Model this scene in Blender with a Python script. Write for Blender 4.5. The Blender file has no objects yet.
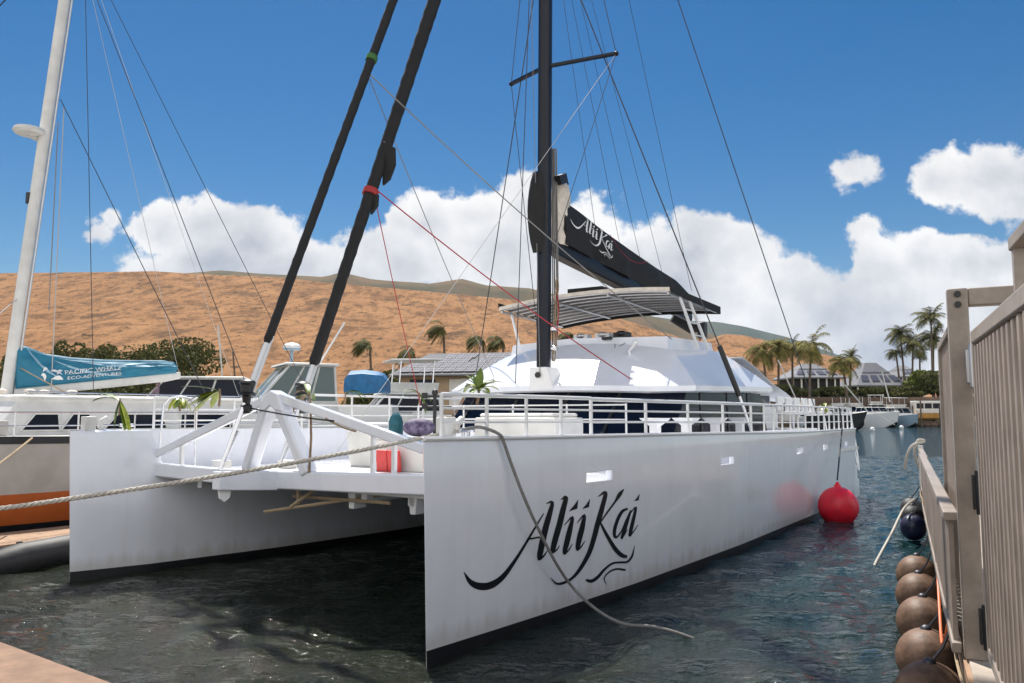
import bpy, bmesh, math, random
from mathutils import Vector, Matrix, Euler, noise
random.seed(11)
R = math.radians
S = bpy.context.scene
COL = S.collection

# ------------------------------------------------------------------ camera, sky, sun, exposure
EYE = Vector((0, 0, 2.4)); FPX = 800.0; PITCH = R(5.25)
cd = bpy.data.cameras.new('camera'); cam = bpy.data.objects.new('camera', cd); COL.objects.link(cam)
cam.location = EYE; cam.rotation_euler = (R(90) + PITCH, 0, 0)
cd.sensor_width = 36; cd.lens = 36 * FPX / 1024; cd.clip_start = .05; cd.clip_end = 40000
S.camera = cam
SUN_EL, SUN_AZ = R(58), R(-14)          # azimuth measured from +Y towards +X
SKY_STRENGTH, SUN_STRENGTH, EXPOSURE = .092, 4.9, .6
sl = bpy.data.lights.new('sun', 'SUN'); sun = bpy.data.objects.new('sun', sl); COL.objects.link(sun)
sl.energy = SUN_STRENGTH; sl.angle = R(.53); sl.color = (1, .95, .87)
sdir = Vector((math.sin(SUN_AZ) * math.cos(SUN_EL), math.cos(SUN_AZ) * math.cos(SUN_EL), math.sin(SUN_EL)))
sun.rotation_euler = sdir.to_track_quat('Z', 'Y').to_euler(); sun.location = (0, 0, 60)
S.view_settings.view_transform = 'Standard'; S.view_settings.look = 'None'
S.view_settings.exposure = EXPOSURE; S.view_settings.gamma = 1; S.view_settings.use_curve_mapping = False
S.render.engine = 'CYCLES'; S.cycles.use_denoising = True
S.cycles.max_bounces = 6; S.cycles.caustics_reflective = False; S.cycles.caustics_refractive = False
S.cycles.sample_clamp_indirect = 6

def ray(px, py):
    a = (px - 512) / FPX; b = (341.5 - py) / FPX
    return Vector((a, math.cos(PITCH) - b * math.sin(PITCH), math.sin(PITCH) + b * math.cos(PITCH)))
def at(px, py, Y):
    d = ray(px, py); return EYE + d * (Y / d.y)

def build_world():
    w = bpy.data.worlds.new('World'); S.world = w; w.use_nodes = True
    nt = w.node_tree; N = nt.nodes; L = nt.links; N.clear()
    out = N.new('ShaderNodeOutputWorld'); bg = N.new('ShaderNodeBackground')
    sky = N.new('ShaderNodeTexSky'); sky.sky_type = 'NISHITA'; sky.sun_disc = False
    sky.sun_elevation = SUN_EL; sky.sun_rotation = SUN_AZ
    sky.air_density = 1.0; sky.dust_density = .2; sky.ozone_density = 2.2; sky.altitude = 0
    tc = N.new('ShaderNodeTexCoord'); sep = N.new('ShaderNodeSeparateXYZ'); L.new(tc.outputs['Generated'], sep.inputs[0])
    def m(op, a, b=None, c=None, clamp=False):
        n = N.new('ShaderNodeMath'); n.operation = op; n.use_clamp = clamp
        for i, v in enumerate((a, b, c)):
            if v is None: continue
            if isinstance(v, (int, float)): n.inputs[i].default_value = v
            else: L.new(v, n.inputs[i])
        return n.outputs[0]
    yy = m('MAXIMUM', sep.outputs[1], .02)
    u = m('DIVIDE', sep.outputs[0], yy); v = m('DIVIDE', sep.outputs[2], yy)
    P = N.new('ShaderNodeCombineXYZ'); L.new(u, P.inputs[0]); L.new(v, P.inputs[1])
    nz = N.new('ShaderNodeTexNoise'); nz.inputs['Scale'].default_value = 11; nz.inputs['Detail'].default_value = 12
    nz.inputs['Roughness'].default_value = .58; L.new(P.outputs[0], nz.inputs['Vector'])
    # distort the lookup a little so that outlines billow
    wv = N.new('ShaderNodeVectorMath'); wv.operation = 'MULTIPLY_ADD'; L.new(nz.outputs['Color'], wv.inputs[0])
    wv.inputs[1].default_value = (.07, .05, 0); L.new(P.outputs[0], wv.inputs[2])
    off = N.new('ShaderNodeVectorMath'); off.operation = 'SUBTRACT'; L.new(wv.outputs[0], off.inputs[0]); off.inputs[1].default_value = (.035, .025, 0)
    blobs = [  # cloud puffs: direction given through a reference view, radii in the same angular units
        (160, 228, 38, 26), (205, 222, 42, 24), (250, 240, 52, 28), (300, 262, 60, 26), (345, 275, 60, 22), (210, 262, 85, 34),
        (395, 258, 55, 34), (430, 225, 40, 30), (475, 215, 40, 30), (520, 208, 42, 30), (500, 250, 90, 50), (565, 245, 60, 46),
        (610, 275, 80, 44), (650, 262, 50, 38), (695, 250, 44, 36), (735, 262, 42, 34), (700, 295, 110, 52), (790, 290, 60, 34),
        (820, 320, 120, 46), (885, 262, 34, 32), (925, 258, 40, 26), (965, 262, 40, 24), (1000, 262, 40, 20), (930, 310, 90, 44), (1010, 320, 70, 60),
        (880, 345, 110, 40), (858, 175, 27, 15, .42), (945, 178, 40, 27), (985, 180, 48, 32), (1032, 182, 42, 30),
        (98, 233, 13, 13, .36), (110, 218, 8, 9, .3), (1250, 250, 160, 80), (-250, 300, 170, 60), (-60, 330, 70, 30)]
    D = None
    for (px, py, rx, ry, *wt) in blobs:
        d = ray(px, py); cx, cy = d.x / d.y, d.z / d.y
        s = N.new('ShaderNodeVectorMath'); s.operation = 'SUBTRACT'; L.new(off.outputs[0], s.inputs[0]); s.inputs[1].default_value = (cx, cy, 0)
        k = N.new('ShaderNodeVectorMath'); k.operation = 'MULTIPLY'; L.new(s.outputs[0], k.inputs[0]); k.inputs[1].default_value = (FPX / rx / 1.22, FPX / ry / 1.22, 0)
        ln = N.new('ShaderNodeVectorMath'); ln.operation = 'LENGTH'; L.new(k.outputs[0], ln.inputs[0])
        e = m('SUBTRACT', 1.0, ln.outputs['Value'])
        if wt: e = m('MULTIPLY', e, wt[0])
        D = e if D is None else m('SMOOTH_MAX', D, e, .12)
    nf = N.new('ShaderNodeTexNoise'); nf.inputs['Scale'].default_value = 26; nf.inputs['Detail'].default_value = 12
    nf.inputs['Roughness'].default_value = .6; L.new(P.outputs[0], nf.inputs['Vector'])
    n1 = m('MULTIPLY', m('SUBTRACT', nz.outputs['Fac'], .5), 1.3)
    n2 = m('MULTIPLY', m('SUBTRACT', nf.outputs['Fac'], .5), 1.0)
    dens = m('ADD', D, m('ADD', n1, n2))
    al = N.new('ShaderNodeMapRange'); al.interpolation_type = 'SMOOTHSTEP'; L.new(dens, al.inputs[0])
    al.inputs[1].default_value = -.06; al.inputs[2].default_value = .2; al.clamp = True
    # thin veil round the clouds' feet
    # brightness of the cloud itself: thick middles and bases greyer, tops bright
    sh = N.new('ShaderNodeTexNoise'); sh.inputs['Scale'].default_value = 7; sh.inputs['Detail'].default_value = 7
    so = N.new('ShaderNodeVectorMath'); so.operation = 'ADD'; L.new(P.outputs[0], so.inputs[0]); so.inputs[1].default_value = (3.1, 1.7, .4)
    L.new(so.outputs[0], sh.inputs['Vector'])
    thick = m('MULTIPLY', m('SUBTRACT', dens, .25, clamp=True), .5)
    gr = m('SUBTRACT', m('ADD', m('MULTIPLY', sh.outputs['Fac'], 2.0), thick), .78, clamp=True)
    cm = N.new('ShaderNodeMix'); cm.data_type = 'RGBA'; L.new(gr, cm.inputs['Factor'])
    cm.inputs['A'].default_value = (7.3, 7.2, 7.1, 1); cm.inputs['B'].default_value = (3.1, 3.35, 3.9, 1)
    hs = N.new('ShaderNodeHueSaturation'); hs.inputs['Saturation'].default_value = 1.5; hs.inputs['Value'].default_value = .57
    L.new(sky.outputs[0], hs.inputs['Color'])
    mx = N.new('ShaderNodeMix'); mx.data_type = 'RGBA'; L.new(al.outputs[0], mx.inputs['Factor'])
    L.new(hs.outputs[0], mx.inputs['A']); L.new(cm.outputs['Result'], mx.inputs['B'])
    front = N.new('ShaderNodeMix'); front.data_type = 'RGBA'
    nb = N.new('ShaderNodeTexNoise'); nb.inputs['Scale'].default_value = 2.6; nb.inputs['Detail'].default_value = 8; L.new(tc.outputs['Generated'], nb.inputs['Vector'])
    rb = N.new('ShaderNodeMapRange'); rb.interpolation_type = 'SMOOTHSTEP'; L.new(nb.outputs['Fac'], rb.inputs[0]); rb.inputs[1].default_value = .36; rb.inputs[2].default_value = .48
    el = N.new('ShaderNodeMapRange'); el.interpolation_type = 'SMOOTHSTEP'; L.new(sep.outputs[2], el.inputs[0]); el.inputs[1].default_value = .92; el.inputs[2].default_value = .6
    bk = N.new('ShaderNodeMix'); bk.data_type = 'RGBA'; L.new(m('MULTIPLY', rb.outputs[0], el.outputs[0]), bk.inputs['Factor']); L.new(hs.outputs[0], bk.inputs['A']); bk.inputs['B'].default_value = (10.2, 10.1, 10.0, 1)  # extra bright clouds behind the camera, added to fill the shaded hull
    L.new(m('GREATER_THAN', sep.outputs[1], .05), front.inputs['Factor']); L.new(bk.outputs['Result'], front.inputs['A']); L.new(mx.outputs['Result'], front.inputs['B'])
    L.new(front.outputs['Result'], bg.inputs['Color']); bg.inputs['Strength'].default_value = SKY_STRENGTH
    L.new(bg.outputs[0], out.inputs[0])
build_world()

# ------------------------------------------------------------------ materials
MATS = {}
def mat(name, col, rough=.5, metal=0, spec=.5, noise_amt=0, noise_scale=4, col2=None, bump=0, bump_scale=20, coat=0, trans=0, coords='Object', lo=.35, hi=.65):
    if name in MATS: return MATS[name]
    m = bpy.data.materials.new(name); m.use_nodes = True; MATS[name] = m
    nt = m.node_tree; N = nt.nodes; L = nt.links; b = N['Principled BSDF']
    b.inputs['Base Color'].default_value = (*col, 1); b.inputs['Roughness'].default_value = rough
    b.inputs['Metallic'].default_value = metal; b.inputs['Specular IOR Level'].default_value = spec
    b.inputs['Coat Weight'].default_value = coat; b.inputs['Coat Roughness'].default_value = .05
    b.inputs['Transmission Weight'].default_value = trans
    tc = N.new('ShaderNodeTexCoord')
    if noise_amt or col2:
        n = N.new('ShaderNodeTexNoise'); n.inputs['Scale'].default_value = noise_scale; n.inputs['Detail'].default_value = 7; n.inputs['Roughness'].default_value = .6
        L.new(tc.outputs[coords], n.inputs['Vector'])
        mr = N.new('ShaderNodeMapRange'); L.new(n.outputs['Fac'], mr.inputs[0]); mr.inputs[1].default_value = lo; mr.inputs[2].default_value = hi
        mx = N.new('ShaderNodeMix'); mx.data_type = 'RGBA'; L.new(mr.outputs[0], mx.inputs['Factor'])
        c2 = col2 or tuple(c * (1 - noise_amt) for c in col)
        mx.inputs['A'].default_value = (*col, 1); mx.inputs['B'].default_value = (*c2, 1)
        L.new(mx.outputs['Result'], b.inputs['Base Color'])
    if bump:
        n2 = N.new('ShaderNodeTexNoise'); n2.inputs['Scale'].default_value = bump_scale; n2.inputs['Detail'].default_value = 5
        L.new(tc.outputs[coords], n2.inputs['Vector'])
        bp = N.new('ShaderNodeBump'); bp.inputs['Strength'].default_value = bump; bp.inputs['Distance'].default_value = .03
        L.new(n2.outputs['Fac'], bp.inputs['Height']); L.new(bp.outputs[0], b.inputs['Normal'])
    return m
gel = mat('gelcoat_white', (.8, .82, .88), .15, noise_amt=.06, noise_scale=1.3, coat=.4, bump=.02, bump_scale=1.2)
paint = mat('white_paint', (.8, .8, .8), .3, noise_amt=.06, noise_scale=3)
paint2 = mat('aged_white_paint', (.72, .71, .68), .4, noise_amt=.18, noise_scale=2)
deckw = mat('white_deck', (.76, .75, .73), .6, noise_amt=.1, noise_scale=5, bump=.1, bump_scale=60)
boot = mat('black_antifouling', (.012, .013, .016), .45, noise_amt=.4, noise_scale=3)
navy = mat('black_spar', (.01, .012, .02), .35, spec=.3)
blackc = mat('black_canvas', (.011, .0105, .011), .75, noise_amt=.4, noise_scale=6, bump=.35, bump_scale=9)
blackp = mat('black_plastic', (.015, .015, .016), .4)
letter = mat('black_vinyl', (.006, .008, .014), .3)
lettw = mat('white_vinyl', (.8, .8, .8), .5)
glass = mat('dark_glass', (.006, .01, .022), .1, spec=.18, noise_amt=.4, noise_scale=1.2)
glassg = mat('green_tinted_glass', (.05, .09, .09), .06, spec=.7)
cream = mat('cream_sailcloth', (.82, .74, .64), .8, noise_amt=.3, noise_scale=5, bump=.5, bump_scale=6)
alu = mat('aluminium', (.62, .62, .63), .35, metal=.7, noise_amt=.1)
chrome = mat('stainless_steel', (.68, .68, .7), .22, metal=.95)
tarpg = mat('silver_tarpaulin', (.68, .71, .76), .45, noise_amt=.15, noise_scale=2, bump=.3, bump_scale=3)
fbrown = mat('taupe_powder_coat', (.34, .285, .24), .42, noise_amt=.28, noise_scale=7, bump=.04, bump_scale=90)
fbrown2 = mat('taupe_slat_coat', (.34, .275, .23), .45, noise_amt=.3, noise_scale=4)
ropew = mat('white_rope', (.66, .62, .55), .9, noise_amt=.35, noise_scale=60, bump=.6, bump_scale=120)
ropet = mat('tan_rope', (.4, .3, .19), .9, noise_amt=.35, noise_scale=40)
ropeg = mat('grey_rope', (.27, .26, .25), .85, noise_amt=.3, noise_scale=40)
wire = mat('rigging_wire', (.06, .06, .07), .45, metal=.4)
wirel = mat('pale_line', (.45, .44, .44), .7)
redl = mat('red_line', (.35, .02, .03), .7)
redb = mat('red_buoy', (.88, .02, .05), .42, noise_amt=.22, noise_scale=6)
fend = mat('brown_fender', (.21, .125, .082), .55, noise_amt=.5, noise_scale=9, spec=.3, bump=.12, bump_scale=25)
fendk = mat('black_fender', (.03, .03, .033), .6, noise_amt=.5, noise_scale=5, bump=.1, bump_scale=14)
fendn = mat('navy_fender', (.012, .016, .05), .35)
leafm = mat('ti_leaf', (.16, .23, .03), .4, col2=(.07, .13, .015), noise_scale=9)
leafy = mat('yellow_ti_leaf', (.42, .42, .04), .4, col2=(.17, .25, .03), noise_scale=9)
leafb = mat('dry_ti_leaf', (.3, .2, .12), .7, noise_amt=.4, noise_scale=12)
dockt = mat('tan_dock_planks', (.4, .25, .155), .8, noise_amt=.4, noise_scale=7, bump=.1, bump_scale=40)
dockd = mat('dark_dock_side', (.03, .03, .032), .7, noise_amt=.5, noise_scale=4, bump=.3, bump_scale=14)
dockn = mat('brown_dock_planks', (.27, .16, .1), .8, noise_amt=.35, noise_scale=6, bump=.15, bump_scale=30)
concr = mat('pale_concrete', (.42, .36, .3), .85, noise_amt=.22, noise_scale=3, bump=.15, bump_scale=30)
teal = mat('teal_canvas', (.012, .14, .235), .6, col2=(.02, .2, .31), noise_scale=2.5, bump=.55, bump_scale=3)
tealpale = mat('pale_blue_streak', (.33, .53, .66), .6, noise_amt=.25, noise_scale=5)
tarpb = mat('blue_tarpaulin', (.01, .15, .36), .5, noise_amt=.3, noise_scale=3, bump=.6, bump_scale=4)
orange = mat('orange_hull_paint', (.52, .12, .025), .45, noise_amt=.2, noise_scale=2)
greyh = mat('grey_white_hull', (.5, .48, .45), .4, noise_amt=.2, noise_scale=1.6)
solar = mat('solar_panel', (.06, .065, .1), .6, spec=.15)
roofm = mat('grey_roof', (.15, .15, .16), .85, spec=.2, noise_amt=.15, noise_scale=2)
roofl = mat('pale_metal_roof', (.22, .225, .245), .8, spec=.15, noise_amt=.18, noise_scale=.4)
wallt = mat('tan_building_wall', (.4, .3, .2), .85, noise_amt=.2, noise_scale=1)
walld = mat('dark_building_wall', (.035, .03, .028), .8, noise_amt=.5, noise_scale=.6)
seaw = mat('brown_seawall_stone', (.095, .06, .042), .9, col2=(.16, .11, .075), noise_scale=.9, bump=.8, bump_scale=1.5)
bark = mat('palm_bark', (.16, .12, .09), .9, noise_amt=.4, noise_scale=6)
leafd = mat('dark_foliage', (.085, .1, .035), .8, spec=.15, col2=(.11, .11, .04), noise_scale=.7)
leafo = mat('olive_foliage', (.17, .155, .06), .8, spec=.15, col2=(.06, .075, .025), noise_scale=.8)
leafl = mat('light_foliage', (.18, .2, .045), .8, spec=.15, col2=(.1, .13, .035), noise_scale=.8)
palml = mat('palm_frond', (.13, .13, .03), .75, spec=.15, col2=(.26, .21, .06), noise_scale=1.1)
palmd = mat('dark_palm_frond', (.07, .085, .025), .75, spec=.15, col2=(.12, .11, .04), noise_scale=1.1)
skin = mat('skin', (.45, .26, .18), .55)
shirt = mat('mauve_shirt', (.4, .27, .31), .8, noise_amt=.3, noise_scale=12)
shorts = mat('navy_cloth', (.02, .022, .06), .8)
redmat = mat('red_vinyl', (.6, .05, .05), .5, noise_amt=.15, noise_scale=10)
purple = mat('purple_fabric', (.035, .02, .07), .7, col2=(.2, .17, .26), noise_scale=9)
tealbag = mat('teal_fabric', (.01, .12, .16), .6, noise_amt=.4, noise_scale=9)
yellowo = mat('orange_yellow_paint', (.6, .3, .06), .5, noise_amt=.25, noise_scale=1)
tanc = mat('tan_canvas', (.55, .4, .24), .8, noise_amt=.15)
bluep = mat('blue_grey_hull', (.3, .4, .5), .4)
portl = mat('cream_portlight', (.75, .68, .52), .25, noise_amt=.2, noise_scale=9)
orangehose = mat('orange_hose', (.65, .15, .05), .5)

_b=redb.node_tree.nodes['Principled BSDF']; _b.inputs['Subsurface Weight'].default_value=.35; _b.inputs['Subsurface Radius'].default_value=(.3,.04,.04); _b.inputs['Subsurface Scale'].default_value=.3

def wear(m):      # gelcoat wear: faint vertical run marks and a tan scum line just above the boot top
    nt = m.node_tree; N = nt.nodes; L = nt.links; b = N['Principled BSDF']; src = b.inputs['Base Color'].links[0].from_socket
    tc = N.new('ShaderNodeTexCoord'); mp = N.new('ShaderNodeMapping'); mp.inputs['Scale'].default_value = (3, 3, .25); L.new(tc.outputs['Object'], mp.inputs[0])
    n = N.new('ShaderNodeTexNoise'); n.inputs['Scale'].default_value = 2.2; n.inputs['Detail'].default_value = 6; L.new(mp.outputs[0], n.inputs['Vector'])
    r = N.new('ShaderNodeMapRange'); L.new(n.outputs['Fac'], r.inputs[0]); r.inputs[1].default_value = .5; r.inputs[2].default_value = .75; r.inputs[4].default_value = .14
    x = N.new('ShaderNodeMix'); x.data_type = 'RGBA'; L.new(r.outputs[0], x.inputs['Factor']); L.new(src, x.inputs['A']); x.inputs['B'].default_value = (.55, .53, .48, 1)
    sp = N.new('ShaderNodeSeparateXYZ'); L.new(tc.outputs['Object'], sp.inputs[0])
    a = N.new('ShaderNodeMath'); a.operation = 'MULTIPLY_ADD'; L.new(n.outputs['Fac'], a.inputs[0]); a.inputs[1].default_value = -.35; L.new(sp.outputs[2], a.inputs[2])
    q = N.new('ShaderNodeMapRange'); L.new(a.outputs[0], q.inputs[0]); q.inputs[1].default_value = .16; q.inputs[2].default_value = .0; q.inputs[3].default_value = 0; q.inputs[4].default_value = .4
    y = N.new('ShaderNodeMix'); y.data_type = 'RGBA'; L.new(q.outputs[0], y.inputs['Factor']); L.new(x.outputs['Result'], y.inputs['A']); y.inputs['B'].default_value = (.42, .38, .29, 1)
    L.new(y.outputs['Result'], b.inputs['Base Color'])
wear(gel)

# ------------------------------------------------------------------ mesh building
class MB:
    def __init__(s): s.v = []; s.f = []; s.mi = []
    def add(s, vs, fs, mi=0):
        o = len(s.v); s.v += [tuple(v) for v in vs]
        for f in fs: s.f.append([i + o for i in f]); s.mi.append(mi)
        return s
    def box(s, c, d, rz=0, mi=0, rx=0, ry=0):
        M = Euler((rx, ry, rz)).to_matrix(); c = Vector(c); vs = []
        for x in (-.5, .5):
            for y in (-.5, .5):
                for z in (-.5, .5): vs.append(c + M @ Vector((x * d[0], y * d[1], z * d[2])))
        return s.add(vs, [(0, 1, 3, 2), (4, 6, 7, 5), (0, 4, 5, 1), (2, 3, 7, 6), (0, 2, 6, 4), (1, 5, 7, 3)], mi)
    def span(s, a, b, mi=0):
        return s.box([(a[i] + b[i]) / 2 for i in range(3)], [abs(b[i] - a[i]) for i in range(3)], mi=mi)
    def prism(s, pts, vec, mi=0):
        n = len(pts); vec = Vector(vec); a = [Vector(p) for p in pts]; b = [p + vec for p in a]
        fs = [list(range(n))[::-1], list(range(n, 2 * n))] + [(i, (i + 1) % n, n + (i + 1) % n, n + i) for i in range(n)]
        return s.add(a + b, fs, mi)
    def loft(s, rings, closed=True, caps=True, mi=0):
        n = len(rings[0]); vs = [p for r in rings for p in r]; fs = []
        for i in range(len(rings) - 1):
            for j in range(n if closed else n - 1):
                k = (j + 1) % n; fs.append((i * n + j, i * n + k, (i + 1) * n + k, (i + 1) * n + j))
        if caps and closed: fs.append(list(range(n))[::-1]); fs.append([(len(rings) - 1) * n + j for j in range(n)])
        return s.add(vs, fs, mi)
    def tube(s, path, r, seg=8, mi=0, caps=True):
        P = [Vector(p) for p in path]; n = len(P); rr = r if isinstance(r, (list, tuple)) else [r] * n; rings = []
        up = None
        for i in range(n):
            t = (P[min(i + 1, n - 1)] - P[max(i - 1, 0)]).normalized()
            if up is None:
                up = Vector((0, 0, 1)) if abs(t.z) < .9 else Vector((1, 0, 0))
            a = t.cross(up).normalized(); up = a.cross(t).normalized()
            rings.append([P[i] + (a * math.cos(k * 2 * math.pi / seg) + up * math.sin(k * 2 * math.pi / seg)) * rr[i] for k in range(seg)])
        return s.loft(rings, True, caps, mi)
    def bar(s, a, b, w, h, mi=0, side=(0, 0, 1)):     # rectangular bar
        a = Vector(a); b = Vector(b); t = (b - a).normalized(); u = Vector(side)
        x = t.cross(u).normalized(); u = x.cross(t).normalized()
        q = [(-w / 2, -h / 2), (w / 2, -h / 2), (w / 2, h / 2), (-w / 2, h / 2)]
        return s.loft([[p + x * i + u * j for i, j in q] for p in (a, b)], True, True, mi)
    def ball(s, c, r, sc=(1, 1, 1), n=14, m=9, mi=0):
        c = Vector(c); rings = []
        for i in range(1, m):
            t = math.pi * i / m
            rings.append([c + Vector((r * sc[0] * math.sin(t) * math.cos(2 * math.pi * k / n), r * sc[1] * math.sin(t) * math.sin(2 * math.pi * k / n), r * sc[2] * math.cos(t))) for k in range(n)])
        o = len(s.v); s.loft(rings, True, False, mi)
        s.v += [tuple(c + Vector((0, 0, r * sc[2]))), tuple(c - Vector((0, 0, r * sc[2])))]
        for k in range(n):
            s.f.append([len(s.v) - 2, o + (k + 1) % n, o + k]); s.mi.append(mi)
            b = o + (m - 2) * n; s.f.append([len(s.v) - 1, b + k, b + (k + 1) % n]); s.mi.append(mi)
        return s
    def lathe(s, c, prof, n=16, mi=0):
        c = Vector(c); rings = [[c + Vector((r * math.cos(2 * math.pi * k / n), r * math.sin(2 * math.pi * k / n), z)) for k in range(n)] for r, z in prof]
        return s.loft(rings, True, True, mi)
    def build(s, name, m, parent=None, bevel=0, sharp=32, fixn=True):
        me = bpy.data.meshes.new(name); me.from_pydata(s.v, [], s.f)
        ms = m if isinstance(m, (list, tuple)) else [m]
        for x in ms: me.materials.append(x)
        if len(ms) > 1: me.polygons.foreach_set('material_index', s.mi)
        if fixn and len(s.f) < 60000:
            bm = bmesh.new(); bm.from_mesh(me); bmesh.ops.recalc_face_normals(bm, faces=bm.faces); bm.to_mesh(me); bm.free()
        me.polygons.foreach_set('use_smooth', [True] * len(me.polygons)); me.set_sharp_from_angle(angle=R(sharp)); me.update()
        o = bpy.data.objects.new(name, me); COL.objects.link(o)
        if parent: o.parent = parent
        if bevel:
            b = o.modifiers.new('bevel', 'BEVEL'); b.width = bevel; b.segments = 2; b.limit_method = 'ANGLE'
        return o
def tag(o, label, cat, group=None):
    o['label'] = label; o['category'] = cat
    if group: o['group'] = group
    return o
def thing(name, label, cat, loc=(0, 0, 0), rz=0, group=None):
    o = bpy.data.objects.new(name, None); COL.objects.link(o); o.location = loc; o.rotation_euler = (0, 0, rz); o.empty_display_size = .2
    return tag(o, label, cat, group)
def struct(o, kind='structure'): o['kind'] = kind; return o
def dup(o, parent=None):
    c = o.copy(); COL.objects.link(c); c.parent = parent
    for ch in [x for x in bpy.data.objects if x.parent == o]: dup(ch, c)
    return c
def lerp(tab, x):
    if x <= tab[0][0]: return tab[0][1]
    for (a, b), (c, d) in zip(tab, tab[1:]):
        if x <= c: return b + (d - b) * (x - a) / (c - a)
    return tab[-1][1]
def sag(a, b, drop, n=16):
    a = Vector(a); b = Vector(b)
    return [a.lerp(b, i / n) - Vector((0, 0, drop * 4 * (i / n) * (1 - i / n))) for i in range(n + 1)]

# ------------------------------------------------------------------ setting: water, land, hills
def build_water():
    W = bpy.data.materials.new('harbour_water'); W.use_nodes = True; nt = W.node_tree; N = nt.nodes; L = nt.links; b = N['Principled BSDF']
    b.inputs['Roughness'].default_value = .04; b.inputs['IOR'].default_value = 1.33; b.inputs['Specular IOR Level'].default_value = .5
    tc = N.new('ShaderNodeTexCoord')
    n0 = N.new('ShaderNodeTexNoise'); n0.inputs['Scale'].default_value = .3; n0.inputs['Detail'].default_value = 4; L.new(tc.outputs['Object'], n0.inputs['Vector'])
    mr = N.new('ShaderNodeMapRange'); L.new(n0.outputs['Fac'], mr.inputs[0]); mr.inputs[1].default_value = .35; mr.inputs[2].default_value = .65
    mx = N.new('ShaderNodeMix'); mx.data_type = 'RGBA'; L.new(mr.outputs[0], mx.inputs['Factor'])
    mx.inputs['A'].default_value = (.01, .0125, .007, 1); mx.inputs['B'].default_value = (.017, .019, .01, 1); sx = N.new('ShaderNodeSeparateXYZ'); L.new(tc.outputs['Object'], sx.inputs[0])      # shallow silty water by the near dock, clearer teal water out in the basin
    ad = N.new('ShaderNodeMath'); ad.operation = 'ADD'; L.new(sx.outputs[0], ad.inputs[0]); L.new(sx.outputs[1], ad.inputs[1])
    gr = N.new('ShaderNodeMapRange'); gr.interpolation_type = 'SMOOTHSTEP'; L.new(ad.outputs[0], gr.inputs[0]); gr.inputs[1].default_value = 4; gr.inputs[2].default_value = 22
    tl = N.new('ShaderNodeMix'); tl.data_type = 'RGBA'; L.new(gr.outputs[0], tl.inputs['Factor']); L.new(mx.outputs['Result'], tl.inputs['A']); tl.inputs['B'].default_value = (.008, .03, .034, 1)
    L.new(tl.outputs['Result'], b.inputs['Base Color'])
    mp = N.new('ShaderNodeMapping'); mp.inputs['Scale'].default_value = (1, 1.7, 1); mp.inputs['Rotation'].default_value = (0, 0, R(-20)); L.new(tc.outputs['Object'], mp.inputs[0])
    last = None
    for sc, st, dist in ((1.3, .6, .14), (4.5, 1, .075), (8, .8, .03), (12, .85, .022), (34, .7, .009)):
        n = N.new('ShaderNodeTexNoise'); n.inputs['Scale'].default_value = sc; n.inputs['Detail'].default_value = 3; n.inputs['Roughness'].default_value = .55
        L.new(mp.outputs[0], n.inputs['Vector'])
        bp = N.new('ShaderNodeBump'); bp.inputs['Strength'].default_value = st; bp.inputs['Distance'].default_value = dist
        L.new(n.outputs['Fac'], bp.inputs['Height'])
        if last: L.new(last.outputs[0], bp.inputs['Normal'])
        last = bp
    L.new(last.outputs[0], b.inputs['Normal'])
    x0, x1, y0, y1, st = -24, 30, -6, 48, .16
    st = .115; nx, ny = int((x1 - x0) / st) + 1, int((y1 - y0) / st) + 1
    dirs = [(random.uniform(-1.1, 1.1) - .5, random.uniform(.26, 1.25), random.uniform(0, 6.28)) for _ in range(24)]
    vs = []
    for j in range(ny):
        y = y0 + j * st
        for i in range(nx):
            x = x0 + i * st
            e = min(x - x0, x1 - x, y - y0, y1 - y) / 4; e = max(0, min(1, e))
            h = 0
            if e > 0:
                for k, (a, wl, ph) in enumerate(dirs):
                    h += .0066 * wl ** .8 * math.sin((x * math.sin(a) + y * math.cos(a)) * 6.283 / wl + ph + 1.3 * math.sin(x * .4 + k) + 1.1 * math.sin(y * .33 + 2 * k))
            vs.append((x, y, h * e))
    m = MB(); fs = [(j * nx + i, j * nx + i + 1, (j + 1) * nx + i + 1, (j + 1) * nx + i) for j in range(ny - 1) for i in range(nx - 1)]
    m.add(vs, fs)
    X0, X1 = x0 + (nx - 1) * 0, x0 + (nx - 1) * st; Y0, Y1 = y0, y0 + (ny - 1) * st; B = 4000
    for q in (((-B, -B), (B, -B), (B, Y0), (-B, Y0)), ((-B, Y0), (X0, Y0), (X0, Y1), (-B, Y1)), ((X1, Y0), (B, Y0), (B, Y1), (X1, Y1)), ((-B, Y1), (B, Y1), (B, 400), (-B, 400))):
        m.add([(p[0], p[1], 0) for p in q], [(0, 1, 2, 3)])
    o = m.build('water', W, fixn=False, sharp=180); struct(o)
build_water()

dirt = mat('dry_ground', (.2, .14, .09), .95, col2=(.1, .085, .045), noise_scale=.08, bump=.3, bump_scale=2)
g = MB(); shore = [(-4000, 52), (-40, 52), (4, 54), (22, 100), (38, 152), (60, 166), (150, 167), (4000, 167)]
g.add([(x, y, 1.15) for x, y in shore] + [(4000, 9500, 1.15), (-4000, 9500, 1.15)] + [(x, y, -1.5) for x, y in shore],
      [list(range(10))] + [(i, i + 1, 11 + i, 10 + i) for i in range(7)])
struct(g.build('ground', dirt, fixn=False))

m_ = mat('unseen_quay_concrete', (.5, .47, .43), .9, noise_amt=.2, noise_scale=.6)
q_ = MB(); q_.span((-400, -400, -1.4), (400, -5, 1.1)); struct(q_.build('quay', m_))  # unseen ground behind the camera, put in to bounce warm light forward

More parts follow.
